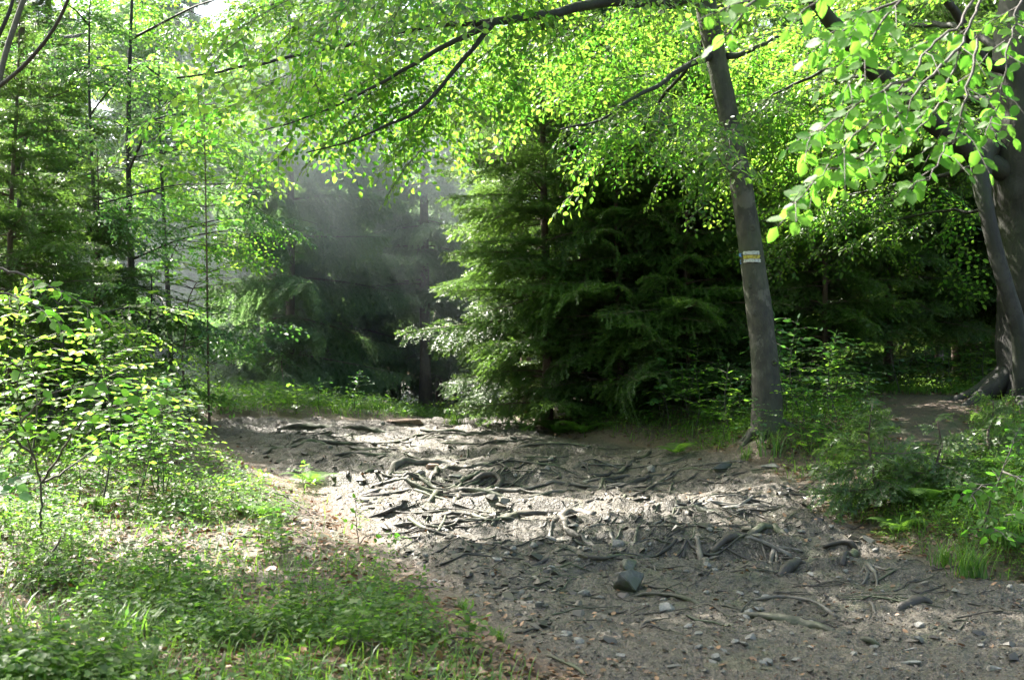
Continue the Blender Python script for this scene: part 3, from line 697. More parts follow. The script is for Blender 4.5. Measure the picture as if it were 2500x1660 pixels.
def conifer(name, label, x, y, H, Lmax, start, seed, sets, spacing=.38, per=5, group=None, rad=None, lean=0, power=.8, tilt=.12, skip=None, z=None, bark=None, low=1.0):
    r = np.random.default_rng(seed); z = g1(x, y) if z is None else z
    T = empty(name, (x, y, z - .02), label, 'tree', group)
    rad = rad or H * .0085; n = 14; t = np.linspace(0, 1, n)
    ax = np.stack([lean * t + .03 * np.sin(t * 6 + seed), .03 * np.cos(t * 5 + seed), t * H], 1)
    mb = MB(); rr = rad * (1 - t) ** .85 + .004; rr[0] *= 1.35; tube(mb, ax, rr, 12, rough=.08, seed=seed); mb.build('trunk', bark or FIRB, T)
    if H > 2:
        dm = MB()
        for i in range(26):
            zz_ = .35 + (min(H * .5, 4) - .35) * r.random(); a = r.random() * 6.28; l = r.uniform(.3, .9) * min(1, Lmax / 1.8); c = [np.interp(zz_ / H, t, ax[:, j]) for j in range(2)]
            d = np.array([math.cos(a), math.sin(a), r.uniform(-.25, .1)]); P = np.array([[*c, zz_], [*c, zz_] + d * l * .5, [*c, zz_] + d * l + [0, 0, -.1 * l]]); tube(dm, P, [.008, .005, .002], 4, cap=False)
            for k in range(3):
                q = [*c, zz_] + d * l * r.uniform(.4, .9); tube(dm, np.array([q, q + (d + r.normal(0, .5, 3)) * l * .3]), [.003, .0015], 3, cap=False)
        tag(dm.build('dead_twigs', bark or FIRB, T), kind='stuff')
    h = start; cnt = 0
    while h < H * .985:
        f = (H - h) / (H - start); Lb = Lmax * f ** power * (1 if h > start + .6 else low)
        a0 = r.random() * 6.28
        for k in range(per):
            a = a0 + k * 2 * math.pi / per + r.normal(0, .2); l = max(.16, Lb * r.uniform(.75, 1.12))
            if skip and skip(a % (2 * math.pi), h): continue
            key = min(sets, key=lambda q: abs(math.log(q / l))); me = sets[key][r.integers(2)]
            hh = h + r.normal(0, .06); c = [np.interp(hh / H, t, ax[:, j]) for j in range(2)]
            up_ = tilt + .55 * (1 - f) ** 1.5 + r.normal(0, .07)
            R = Matrix.Rotation(a, 3, 'Z') @ Matrix.Rotation(-up_, 3, 'Y') @ Matrix.Rotation(r.normal(0, .35), 3, 'X')
            o = link('branch', me, T, mw=Matrix.Translation((c[0], c[1], hh)) @ (R * (l / key)).to_4x4()); cnt += 1
        h += spacing * r.uniform(.8, 1.2) * (.55 + .45 * f)
    return T
def wx(px, D): return (px - CX) / F * D
firs = [  # label, px, D, H, Lmax, start, seed
    ('front fir with long layered boughs reaching left over the path crest', 1330, 15.6, 7.2, 1.95, .35, 1, 0),
    ('tall slender fir whose bare trunk shows above the front fir', 1285, 18.2, 9.5, 1.5, 2.8, 2, -.25),
    ('fir with thin trunk standing right of the front fir in deep shade', 1450, 17.0, 5.4, 1.6, .6, 3, 0),
    ('fir behind ferns with pale tipped boughs, left of the marked beech', 1615, 15.9, 5.6, 1.8, .5, 4, 0),
    ('fir directly behind the marked beech trunk, to its left', 1765, 16.4, 6.2, 1.8, .5, 5, 0),
    ('broad low fir with drooping boughs between the front fir and the marked beech', 1510, 15.2, 4.4, 1.9, .35, 14, 0),
    ('low fir with pale glinting boughs close to the left of the marked beech', 1680, 14.9, 3.7, 1.6, .35, 15, 0),
    ('bright green young fir just right of the marked beech trunk', 2010, 14.9, 4.6, 1.35, .4, 6, 0),
    ('dark fir midway between the marked beech and the big beech', 2165, 16.2, 7.2, 1.9, .9, 7, 0),
    ('dark fir close to the left side of the big beech', 2330, 17.5, 7.8, 1.8, 1.5, 8, 0),
    ('fir half hidden behind the big beech at the right edge', 2500, 16.5, 7.0, 1.9, .6, 9, 0),
    ('fir in the second row between front fir and marked beech', 1540, 21.5, 6.8, 2.0, .6, 10, 0),
    ('tall fir in the second row behind the marked beech', 1850, 21.5, 7.2, 2.1, .6, 11, 0),
    ('tall fir in the second row behind the dark firs at right', 2060, 21.8, 8.2, 2.2, 1.2, 12, 0),
    ('back fir right of centre, over the gap beside the big beech', 2290, 23, 10.5, 2.2, 3.0, 13, 0),
]
for lb, px, D, H, Lm, st, sd, ln in firs:
    conifer('fir_tree', lb, wx(px, D), D, H, Lm, st, sd, FIRBR, spacing=.36 if D < 19 else .46, per=6, lean=ln, low=.8)
conifer('fir_tree', 'fir at the left edge with feathery light green boughs', wx(30, 12.8), 12.8, 4.6, 1.5, .5, 21, FIRBR, spacing=.3, per=6)
conifer('fir_tree', 'smaller fir behind the left shrubs with bright white-lit tips', wx(230, 15.2), 15.2, 3.4, 1.3, .4, 22, FIRBR, spacing=.3, per=6)
conifer('fir_tree', 'taller fir behind the left edge fir', wx(40, 17.5), 17.5, 9.0, 2.0, 1.0, 23, FIRBR, spacing=.45, per=5)
spr = [
    ('large bluish spruce with drooping boughs left of the crest', 705, 24, 10.5, 2.9, 1.2, 31),
    ('spruce with feathery right side overhanging the path crest', 800, 27.5, 11, 3.0, 2.0, 32),
    ('dark spruce trunk with bare lower stem just left of the crest gap', 890, 29, 8.5, 2.5, 2.6, 33),
    ('straight spruce with brown sunlit trunk in the crest gap', 1038, 26.5, 13, 2.0, 2.9, 34),
    ('thin bare-trunked spruce right beside the brown trunk', 1075, 31, 8, 2.0, 2.6, 35),
    ('dark spruce in the shade left of the big bluish spruce', 500, 29, 8, 2.7, 1.0, 36),
    ('dark spruce behind the thin maple saplings', 310, 27, 8, 2.6, 1.0, 37),
    ('spruce far behind the left shrubs', 170, 29, 9, 2.7, 1.5, 38),
    ('pale hazy spruce above the front fir', 1150, 36, 8, 3.2, 2.0, 39),
    ('spruce behind the front fir, partly hidden', 1240, 29, 8, 2.8, 1.5, 40),
    ('far spruce between the brown trunk and the feathery spruce', 960, 38, 8, 3.2, 2.0, 41),
]
for lb, px, D, H, Lm, st, sd in spr:
    conifer('spruce_tree', lb, wx(px, D), D, H, Lm, st, sd, SPRBR, spacing=.72, per=5, tilt=-.02, power=.7, rad=H * .0095)
# small fir saplings
for lb, px, py, H, Lm, sd in [('small fir sapling on the right verge with a bare dark stem', 2130, 1255, .85, .6, 51),
                              ('drooping small fir seedling in the left foreground', 130, 1425, .28, .28, 52),
                              ('little fir sapling at the right end of the verge beside the path', 2420, 1120, .5, .35, 53),
                              ('low spreading fir seedling left of the right edge shrub', 2290, 1200, .55, .5, 54)]:
    p = hit(px, py); conifer('fir_sapling', lb, p[0], p[1], H, Lm, H * .3, sd, {.3: FIRBR[.3], .6: FIRBR[.6]}, spacing=.12, per=5, tilt=.05, rad=.012)

# ------------------------------------------------------------------ broadleaf trees left and in the distance
def broadleaf(name, label, x, y, H, rx, rz_, n, seed, kinds=SPRAYS_LOW, mat=FARLEAF, group=None, low=.25, sc=1., rad=None, bark=BEECHD, nlimb=8, lean=0, dens=None):
    r = np.random.default_rng(seed); z = g1(x, y); o = np.array([x, y, z - .03]); T = empty(name, o, label, 'tree', group)
    rad = rad or H * .011; t = np.linspace(0, 1, 12); mb = MB()
    ax = np.stack([lean * t + .1 * np.sin(t * 3 + seed), .1 * np.sin(t * 4 + seed), t * H * .9], 1); rr = rad * (1 - t) ** .8 + .006; rr[0] *= 1.5
    tube(mb, ax, rr, 10, rough=.08, seed=seed); mb.build('trunk', bark, T)
    tw = MB(); out = [[], [], []]
    for i in range(nlimb):
        f = low + (1 - low) * (i + .5) / nlimb; c = np.array([np.interp(f * .95, t, ax[:, j]) for j in range(3)]); a = i * 2.4 + r.normal(0, .3)
        L = rx * math.sin(math.pi * min(.98, .22 + .74 * (f - low) / (1 - low))) * r.uniform(.85, 1.15)
        d = np.array([math.cos(a), math.sin(a), .35]); P = np.array([c, c + d * L * .5, c + d * L + [0, 0, -.12 * L]])
        q = resample(P, .15); tube(tw, q, np.linspace(rad * .4, .006, len(q)), 5, cap=False)
        foliate(P, r, max(3, int(n / nlimb / 5)), (L * .25, L * .55), t0=.2, droop=.12, twig_mb=tw, out=out, step=L * .5 / 5 + .05, rad=.008)
    mb = MB(); put_sprays(mb, tw if kinds[0][1] is not None else None, kinds, out[0], out[1], out[2], sc * r.uniform(.8, 1.2, len(out[0])), r)
    tag(mb.build('foliage', mat, T), kind='stuff'); tag(tw.build('limbs', bark, T), kind='stuff')
    return T
broadleaf('beech_tree', 'leafy young beech left of centre with thin dark trunk', wx(235, 16), 16, 6.2, 2.2, 2, 260, 71, SPRAYS, LEAF_BLUE, low=.12, rad=.035)
broadleaf('beech_tree', 'sunlit beech with yellow-green leaves at the upper left', wx(330, 19), 19, 8.5, 2.9, 3, 300, 72, SPRAYS, LEAF, low=.25, rad=.06)
broadleaf('hazel_tree', 'hazel with glossy bluish leaves in the left middle', wx(60, 14.5), 14.5, 5.2, 2.0, 2, 220, 73, SPRAYS, LEAF_BLUE, low=.1, rad=.03)
broadleaf('beech_tree', 'grey-green beech filling the gap between the firs and the misty spruces', wx(400, 21.5), 21.5, 7.2, 2.1, 2, 170, 77, SPRAYS_LOW, LEAF_BLUE, low=.1, rad=.05, sc=.85)
broadleaf('beech_tree', 'low bushy beech with grey-green leaves beside the maple saplings', wx(345, 14.6), 14.6, 1.9, 1.0, 1, 60, 74, SPRAYS, LEAF_BLUE, low=.1, rad=.018)
broadleaf('beech_tree', 'bushy beech between the left fir and the path verge', wx(120, 11.8), 11.8, 1.8, 1.15, 1, 70, 75, SPRAYS, LEAF, low=.1, rad=.02)
broadleaf('beech_tree', 'tall leafy beech filling the top left behind the bare boughs', wx(110, 21), 21, 10.5, 3.3, 3, 330, 76, SPRAYS_LOW, LEAF, low=.38, rad=.07)
def far_copy(src, lb, x, y, rz, s, grp):
    c = copy_tree(src); c.location = (x, y, g1(x, y) - .05); c.rotation_euler = (0, 0, rz); c.scale = (s, s, s); c['label'] = lb; c['group'] = grp; return c
G1 = 'broad-leaved trees standing behind the spruces'
fb1 = broadleaf('broadleaf_tree', 'pale green broad-leaved tree behind the spruces', -15, 31, 14, 4.6, 6, 330, 81, group=G1, low=.15, sc=1.6)
fb2 = broadleaf('broadleaf_tree', 'pale green broad-leaved tree behind the spruces', -1.5, 42, 15, 5, 7, 330, 82, group=G1, low=.12, sc=1.7)
rr_ = random.Random(4)
for i, (x, y, s) in enumerate([(-11.5, 30.5, 1.05), (-9.2, 35, 1.05), (-5.5, 38, 1.05), (-19, 38, 1.0), (-10.5, 34, 1.0), (-13, 36, 1.15), (-8, 46, 1.1), (-7, 38, .8), (4, 44, .9), (-16, 24, .8), (-3.0, 50, 1.1), (6, 36, 1.0), (12, 33, 1.0), (17, 40, 1.1), (9, 26, .75), (14, 24, .8), (-11, 53, 1.25), (3, 52, 1.2), (-18, 50, 1.3), (11, 50, 1.3), (21, 30, 1.0), (-2, 60, 1.4), (-12, 60, 1.5), (-22, 34, 1.1), (-26, 48, 1.3), (26, 44, 1.2)]):
    far_copy([fb1, fb2][i % 2], 'pale green broad-leaved tree behind the spruces', x, y, rr_.random() * 6.28, s, G1)

def dense_conifer(name, label, x, y, H, Rb, seed, mat, group, n=150, low=.03):
    r = np.random.default_rng(seed); o = np.array([x, y, g1(x, y) - .05]); T = empty(name, o, label, 'tree', group)
    mb = MB(); t = np.linspace(0, 1, 10); ax = np.stack([0 * t, 0 * t, t * H], 1); tube(mb, ax, .13 * (1 - t) + .01, 8, rough=.08, seed=seed); mb.build('trunk', FIRB, T)
    mb = MB()
    for i in range(n):
        f = (i + r.random()) / n; h = H * (low + (1 - low) * f); L = Rb * (1 - f) ** .75 * r.uniform(.7, 1.15) + .15; a = i * 2.39996
        u = np.array([math.cos(a), math.sin(a), 0]); s_ = np.array([-math.sin(a), math.cos(a), 0]); k = int(10 + 14 * L)
        tt = r.random(k) ** .7; base = np.array([0, 0, h]) + u * (L * tt)[:, None] + np.array([0, 0, 1.]) * (-.28 * L * tt ** 1.5)[:, None]
        sg = r.choice([-1, 1], k)[:, None]; ln = (L * .38 * (1.05 - tt) + .12)[:, None]
        d = nrm(u * .8 + s_ * sg * r.uniform(.2, 1.1, (k, 1)) + np.array([0, 0, 1.]) * r.normal(-.45, .25, (k, 1))); w = np.cross(d, nrm(r.normal(0, 1, (k, 3)))) * .035
        for q in (0, .33, .66):
            p = base + d * ln * q; e = base + d * ln * (q + .45) + np.cross(d, w * 12) * r.normal(0, .5, (k, 1)); V = np.stack([p - w, p + w, e], 1).reshape(-1, 3); mb.add(V, tris=np.arange(3 * k).reshape(-1, 3), tint=np.repeat(r.random(k) * .7, 3))
            e = p + d * ln * .22 - w * 4.5; V = np.stack([p, p + d * .05, e], 1).reshape(-1, 3); mb.add(V, tris=np.arange(3 * k).reshape(-1, 3), tint=np.repeat(r.random(k), 3))
            e = p + d * ln * .22 + w * 4.5; V = np.stack([p, p + d * .05, e], 1).reshape(-1, 3); mb.add(V, tris=np.arange(3 * k).reshape(-1, 3), tint=np.repeat(r.random(k), 3))
    tag(mb.build('crown', mat, T), kind='stuff'); return T
G4 = 'dense conifers closing the forest behind'; l4 = 'dense dark conifer in the closed forest behind the path'
dc1 = dense_conifer('conifer_tree', l4, wx(430, 34), 34, 13, 2.6, 91, SPRUCE, G4); dc2 = dense_conifer('conifer_tree', l4, wx(1420, 24), 24, 11, 2.3, 92, FIR, G4)
rd_ = random.Random(9); used = [(wx(430, 29), 29), (wx(1420, 24), 24)]; cnt = 0
cand = [(px, D) for D in (27, 31, 35, 40, 46) for px in range(-500, 3100, int(3018 / D * 2.0))]
for px, D in cand:
    x, y = wx(px + rd_.uniform(-60, 60), D), D + rd_.uniform(-1, 1)
    pc = CX + x / y * F
    if 860 < pc < 1230 and y < 36: continue
    if pc < 1300 and (y < 31 or y > 40): continue
    c = copy_tree([dc1, dc2][cnt % 2]); c.location = (x, y, g1(x, y) - .05); c.rotation_euler = (0, 0, rd_.random() * 6.28); s_ = rd_.uniform(.75, 1.15) * (1 + max(0, y - 26) / 60) * (.6 if pc < 1300 else 1); c.scale = (s_, s_, s_ * rd_.uniform(.9, 1.1)); cnt += 1
print('dense conifers', cnt)
# unseen trees added outside the frame to shade the place
G5 = 'tall broad-leaved trees standing outside the view'
for x, y, s in [(-7, -5, 1.0), (0, -10, 1.0), (7, -6, .95), (-13, 1, 1.0), (13, 2, 1.0), (-12, 10, .8), (12.5, 12, .85), (-4, -17, 1.1), (8, -16, 1.1), (-14, -12, 1.1), (16, -9, 1.1)]:
    far_copy(fb1, 'tall broad-leaved tree standing outside the view', x, y, rr_.random() * 6.28, s, G5)
T5 = empty('beech_tree', (-8.2, 10, g1(-8.2, 10)), 'unseen tall beech added beyond the left edge to shade the left bank', 'tree'); o5 = np.array(T5.location)
mb = MB(); tube(mb, np.array([[0, 0, z] for z in np.linspace(0, 9, 14)]), np.linspace(.2, .08, 14), 12, rough=.06); mb.build('trunk', BEECHD, T5)
high_crown(T5, o5, np.array([-5.0, 8.8, 7.8]), 2.1, 1.5, 1.3, 70, 5)  # crown of the added tree, positioned for its shade on the left bank

T6 = empty('beech_tree', (-7.4, 17.5, g1(-7.4, 17.5)), 'unseen tall beech added behind the left firs to shade the middle path', 'tree'); o6 = np.array(T6.location)
mb = MB(); tube(mb, np.array([[.15 * z / 9 * math.sin(z), 0, z] for z in np.linspace(0, 9, 14)]), np.linspace(.12, .05, 14), 12, rough=.06); mb.build('trunk', BEECHD, T6)
high_crown(T6, o6, np.array([-4.1, 15.6, 8.7]), 2.6, 1.35, 1.3, 105, 6)  # added crown out of view, breaks up the sun on the middle path

# thin maple saplings
def maple(label, stem, H_leaf, seed, tiers, size=.095):
    r = np.random.default_rng(seed); P = pts(stem); P[0][2] = g1(P[0][0], P[0][1]) - .02; o = P[0]
    T = empty('maple_sapling', o, label, 'sapling'); mb = MB(); q = resample(P, .08); tube(mb, q - o, np.linspace(.016, .006, len(q)), 7, rough=.1, seed=seed); mb.build('stem', FIRB, T)
    tw = MB(); lf = MB()
    for t_ in tiers:
        c = np.array([np.interp(t_, np.linspace(0, 1, len(q)), q[:, j]) for j in range(3)])
        for k in range(5):
            a = k * 1.26 + r.random(); L = r.uniform(.25, .6); d = np.array([math.cos(a), math.sin(a), .25]); e = c + d * L
            tube(tw, np.array([c, c + d * L * .5, e - [0, 0, .06]]) - o, [.005, .003, .0015], 4, cap=False)
            m = 7; tt = r.uniform(.3, 1.15, m)[:, None]; pp = c + d * L * tt + r.normal(0, .05, (m, 3)) * [1, 1, .3]
            R = basis(np.tile(d * [1, 1, 0], (m, 1)) + r.normal(0, .6, (m, 3)) * [1, 1, .15], nrm(np.array([0, 0, 1.]) + r.normal(0, .2, (m, 3))))
            place(lf, L_LOBE, R, size * r.uniform(.7, 1.15, m), pp - o, tint=r.random(m))
    tag(tw.build('twigs', TWIG, T), kind='stuff'); tag(lf.build('foliage', LEAF, T), kind='stuff')
maple('tall straight maple sapling with lobed leaves in tiers by the mist', [(512, 1010, 15), (508, 900, 15), (506, 700, 15), (503, 520, 15), (500, 340, 15), (497, 250, 15)], 0, 1, [.2, .37, .48, .56, .62, .68, .76, .84, .92, .99])
maple('crooked thin maple sapling left of the straight one', [(465, 1000, 14.8), (450, 930, 14.8), (443, 880, 14.8), (455, 800, 14.8), (457, 730, 14.8), (480, 690, 14.9)], 0, 2, [.55, .75, .85, .95, 1])

# off-frame hazel whose bare branches cross the top left corner
hx = np.array([-3.5, 8.2, 0]); hx[2] = g1(-3.5, 8.2)
TH = empty('hazel_tree', hx, 'dark curved bare boughs arching across the top left corner', 'tree')
mb = MB(); tube(mb, resample(np.column_stack([np.array([hx, hx + [-.05, 0, 1.2], at(-80, 260, 8.2)]), [.05, .045, .035]]), .1)[:, :3] - hx, .04, 8, rough=.1); mb.build('trunk', BEECHD, TH)
for k, (P, rd) in enumerate([([(-80, 260, 8.2), (0, 210, 8.0), (50, 170, 7.8), (105, 110, 7.7), (145, 50, 7.6), (175, -20, 7.5), (220, -160, 7.4)], (.017, .008)), ([(-80, 260, 8.2), (-30, 150, 8.1), (0, 80, 8.0), (25, 30, 8.0), (45, -60, 8.0)], (.022, .010))]):
    q = resample(pts(P), .05); mb = MB(); tube(mb, q - hx, np.linspace(*rd, len(q)), 8, rough=.1, seed=k); mb.build('limb', BEECHD, TH)
TG = empty('young_ash_tree', (*at(-110, 1000, 11)[:2], g1(at(-110, 1000, 11)[0], 11)), 'pale grey slanting stem in the top left corner', 'tree'); og = np.array(TG.location)
mb = MB(); q = resample(np.vstack([og, pts([(-60, 500, 11), (-20, 300, 11), (0, 175, 11), (25, 90, 11), (45, 35, 11), (80, -60, 11), (110, -300, 11)])]), .08); tube(mb, q - og, np.linspace(.045, .018, len(q)), 9, rough=.08); mb.build('stem', ROOTPALE, TG)

# ------------------------------------------------------------------ near shrubs: every leaf its own object
def shrub(label, base_px, stems, size, spacing, nside, Ls, seed, cap, meshes, name='hazel_shrub', rad=.009):
    r = np.random.default_rng(seed); o = hit(*base_px); T = empty(name, o, label, 'shrub'); tw = MB(); sh = []
    for m in stems:
        P = pts(m);
        if m[0][2] < 0: P[0] = o
        P = resample(P, .04); P += .004 * r.normal(0, 1, P.shape); tube(tw, P - o, np.linspace(rad, .002, len(P)), 7, cap=False); sh.append(P[len(P) // 2:])
        for s in side_shoots(P, nside, Ls, r, t0=.4, drop=.15): tube(tw, s - o, [.003, .002, .0012], 4, cap=False); sh.append(s)
    tw.build('stems', TWIG, T); n = add_leaves(T, o, sh, size, r, meshes, spacing, cap, up=(0, -.45, 1), jit=.55); print(label, n); return T
hb = hit(100, 1315); dB = hb[1]
shrub('dark-stemmed forked hazel shrub at the left edge, largest in the foreground', (100, 1315),
      [[(100, 1315, -1), (100, 1240, dB), (102, 1180, dB), (80, 1110, dB - .1), (50, 1030, dB - .3), (40, 930, dB - .4), (60, 870, dB - .4)],
       [(102, 1180, dB), (140, 1120, dB - .1), (175, 1060, dB - .3), (220, 1010, dB - .5), (300, 985, dB - .7), (390, 975, dB - .8)],
       [(80, 1110, dB), (20, 1060, dB - .2), (-40, 1020, dB - .3)],
       [(102, 1180, dB), (160, 1150, dB + .1), (240, 1090, dB + .2), (310, 1060, dB + .3)],
       [(50, 1030, dB - .3), (120, 960, dB - .5), (210, 940, dB - .6), (290, 930, dB - .7)]], .075, .055, 6, .26, 12, 220, LM_NEAR)
shrub('sunlit shrub bough with yellow-green leaves at the left edge above the hazel', (-90, 1250),
      [[(-60, 640, dB - .9), (20, 660, dB - .9), (100, 690, dB - .9), (170, 720, dB - .95), (230, 770, dB - 1)],
       [(-60, 700, dB - .6), (30, 720, dB - .6), (110, 760, dB - .6), (160, 800, dB - .6)],
       [(-90, 1250, -1), (-90, 900, dB - .7), (-60, 640, dB - .9)]], .072, .05, 5, .24, 13, 130, LM_NEAR)
shrub('glossy blue-green leafed shrub low at the left edge', (-10, 1240),
      [[(-10, 1240, -1), (0, 1190, 7.6), (30, 1160, 7.5), (70, 1170, 7.4)], [(-10, 1240, -1), (-20, 1150, 7.6), (10, 1110, 7.5)]], .08, .05, 4, .18, 14, 70, LM_BLUE)
rb = hit(2420, 1330); dR = rb[1]
shrub('young beech shrub at the right edge with a slanting dark stem', (2395, 1300),
      [[(2395, 1300, -1), (2420, 1220, dR), (2445, 1150, dR), (2470, 1090, dR), (2490, 1040, dR + .1)], [(2430, 1190, dR), (2400, 1180, dR - .1), (2370, 1210, dR - .2)],
       [(2445, 1150, dR), (2480, 1160, dR - .2), (2520, 1190, dR - .3)], [(2395, 1300, -1), (2450, 1260, dR - .2), (2500, 1250, dR - .3)], [(2395, 1300, -1), (2430, 1290, dR - .3), (2470, 1320, dR - .4)]], .062, .045, 6, .22, 15, 160, LM_NEAR, name='beech_shrub')
p_ = hit(855, 1330)
shrub('little seedling with a few broad leaves at the left path edge', (875, 1330),
      [[(875, 1330, -1), (870, 1270, p_[1]), (868, 1215, p_[1])], [(875, 1330, -1), (900, 1300, p_[1]), (985, 1310, p_[1] - .1)]], .05, .04, 3, .1, 16, 40, LM_NEAR, name='beech_seedling', rad=.004)

# ------------------------------------------------------------------ saplings and leafy bushes as copies
def sapling_mesh(seed, H, size, tpl, spread=.5, n=9):
    r = np.random.default_rng(seed); st = MB(); lf = MB(); t = np.linspace(0, 1, 8)
    ax = np.stack([.08 * np.sin(t * 3 + seed) * H, .06 * np.sin(t * 4) * H, t * H], 1); tube(st, ax, np.linspace(.006, .0015, 8) * (.6 + H * .6), 5, cap=False)
    for i in range(n):
        f = .25 + .75 * i / n; c = np.array([np.interp(f, t, ax[:, j]) for j in range(3)]); a = i * 2.4 + r.normal(0, .3); L = spread * H * (1.15 - .75 * f) + .05
        d = np.array([math.cos(a), math.sin(a), r.uniform(.1, .45)]); P = np.array([c, c + d * L * .5, c + d * L - [0, 0, .15 * L]])
        tube(st, P, [.003, .002, .001], 3, cap=False); R, s, q = shoot_leaves(P, size * .75, size, r); place(lf, tpl, R, s, q, tint=r.random(len(q)))
    R, s, q = shoot_leaves(ax[4:], size * .7, size, r); place(lf, tpl, R, s, q, tint=r.random(len(q)))
    return st, lf
SAP = []
for i, (H, size, tpl, mt) in enumerate([(.55, .06, L_OVAL, LEAF), (.8, .065, L_OVAL, LEAF_BLUE), (.38, .07, L_OVAL, HERB), (.5, .09, L_LOBE, LEAF), (1.1, .06, L_OVAL, LEAF), (.35, .05, L_OVAL, LEAF_BLUE)]):
    st, lf = sapling_mesh(300 + i, H, size, tpl, n=9 if H < .7 else 14); SAP.append((st.mesh('stem', [TWIG]), lf.mesh('foliage', [mt])))
def put_sap(k, x, y, rz, s, label, group=None, name='beech_sapling'):
    T = empty(name, (x, y, g1(x, y) - .01), label, 'sapling', group, rz=rz, scale=s)
    link('stem', SAP[k][0], T); tag(link('foliage', SAP[k][1], T), kind='stuff')
    return T
r = np.random.default_rng(77)
for k, px, py, s, lb, nm in [
    (3, 722, 1010, .9, 'slender yellow-lit seedling standing up by the crest, left of the slab', 'maple_seedling'),
    (5, 608, 1012, .6, 'tiny bright yellow seedling at the mist edge', 'maple_seedling'),
    (1, 870, 1012, .8, 'blue-green leafy seedling in the gap left of the pink slab', 'beech_seedling'),
    (0, 905, 1014, .5, 'low seedling just left of the pink slab', 'beech_seedling'),
    (0, 1100, 1030, .9, 'bright leafy bush at the foot of the front fir', 'beech_sapling'),
    (4, 1690, 1020, .8, 'dark glossy sapling left of the marked beech foot', 'beech_sapling'),
    (1, 1760, 1010, .8, 'bluish sapling touching the left side of the marked beech', 'beech_sapling'),
    (4, 2040, 1030, .75, 'bushy beech sapling arching right of the marked beech foot', 'beech_sapling'),
    (1, 2130, 1035, .7, 'beech sapling at the end of the bushes right of the marked beech', 'beech_sapling'),
    (4, 1955, 1045, .65, 'beech sapling close behind the right side of the marked beech', 'beech_sapling'),
    (1, 1845, 1085, .55, 'leafy sapling hiding the front of the marked beech foot', 'beech_sapling'),
    (4, 1925, 1080, .5, 'sapling spreading over the right side of the marked beech foot', 'beech_sapling'),
    (0, 1775, 1075, .8, 'low leafy seedling left of the marked beech foot', 'beech_sapling'),
    (3, 1990, 1110, .7, 'maple seedling on the verge right of the marked beech', 'maple_seedling'),
    (1, 2080, 1105, .6, 'bluish sapling on the verge midway to the small fir', 'beech_sapling'),
    (5, 780, 1000, 1.2, 'leafy seedling on the crest skyline left of the pale slab', 'beech_seedling'),
    (2, 540, 1008, 1.0, 'broad-leaved seedling at the left end of the crest skyline', 'seedling'),
    (3, 740, 1200, .5, 'lobed seedling over the leaf litter near the left path edge', 'maple_seedling'),
    (3, 560, 1245, .5, 'lobed seedling with dark thin stem in the left undergrowth', 'maple_seedling'),
    (3, 470, 1270, .45, 'lobed seedling in the left undergrowth beside the hazel', 'maple_seedling'),
    (2, 590, 1400, .5, 'seedling with pale yellow-green leaves amid the left leaf litter', 'seedling'),
    (2, 350, 1420, .45, 'seedling catching the sun in the left foreground patch', 'seedling'),
    (0, 880, 1300, .35, 'small seedling right on the left path edge', 'beech_seedling')]:
    p = hit(px, py); put_sap(k, p[0], p[1], r.random() * 6, s, lb, name=nm)
G2 = 'leafy saplings crowding the left bank'; G3 = 'leafy saplings under the firs on the right bank'
lb2, lb3 = 'leafy green sapling in the thicket on the left bank', 'dark leafy sapling in the undergrowth at the foot of the firs'
n = 0
while n < 46:
    px, py = r.uniform(-60, 480), r.uniform(975, 1190); D = r.uniform(9, 15.5); x, y = wx(px, D), D
    if veg(np.array([x]), np.array([y]))[0] < .55: continue
    put_sap(int(r.choice([0, 1, 2, 4, 4, 1])), x, y, r.random() * 6, r.uniform(.7, 1.25) * (1.15 - .35 * max(0, px) / 480), lb2, G2); n += 1
n = 0
while n < 80:
    D = r.uniform(11.8, 16.5); px = r.uniform(1330, 2420); x, y = wx(px, D), D
    d = veg(np.array([x]), np.array([y]))[0]
    if d < .45 or (abs(x - 2.4) < .25 and y < 12.3): continue
    put_sap(int(r.choice([0, 1, 5, 2])), x, y, r.random() * 6, r.uniform(.8, 1.35), lb3, G3); n += 1

G6, lb6 = 'small seedlings dotted through the left undergrowth', 'small broad-leaved seedling in the left undergrowth'
n = 0
while n < 75:
    px, py = r.uniform(-30, 1200), r.uniform(1120, 1650); p = hit(px, py)
    if veg(p[:1], p[1:2])[0] < .1: continue
    put_sap(int(r.choice([2, 3, 5, 0])), p[0], p[1], r.random() * 6, r.uniform(.28, .6), lb6, G6, 'seedling'); n += 1

r2 = np.random.default_rng(33)
for a, b, lb in [((640, 1205), (760, 1260), 'thin dark fallen twig slanting through the middle of the left bank'), ((560, 1330), (700, 1300), 'pale dead twig among the litter left of centre'),
        ((900, 1480), (1060, 1440), 'dark twig lying in the brown litter near the path edge'), ((200, 1460), (330, 1500), 'dark fallen twig in the left foreground'),
        ((760, 1570), (930, 1600), 'pale forked twig on the litter at the bottom'), ((1040, 1540), (1110, 1600), 'short twig pointing at the lit path edge'),
        ((2200, 1130), (2330, 1110), 'dark twig on the bare soil before the big beech'), ((1700, 1190), (1800, 1175), 'thin pale twig on the upper right of the path')]:
    A, B = hit(*a), hit(*b); mb = MB(); tt = np.linspace(0, 1, 9); W = A[:2] + (B - A)[:2] * tt[:, None] + r2.normal(0, .012, (9, 2)); z = hz(W[:, 0], W[:, 1], True) + .02 + .03 * np.sin(tt * 3.1)
    P = np.column_stack([W, z]) - A; tube(mb, P, np.linspace(.011, .004, 9), 6, rough=.2)
    for k in (3, 5, 6): tube(mb, np.array([P[k], P[k] + (P[k + 1] - P[k]) * 1.2 + [r2.normal(0, .05), r2.normal(0, .08), .03]]), [.005, .002], 4)
    tag(mb.build('fallen_twig', TWIG, None, loc=A), lb, 'twig')

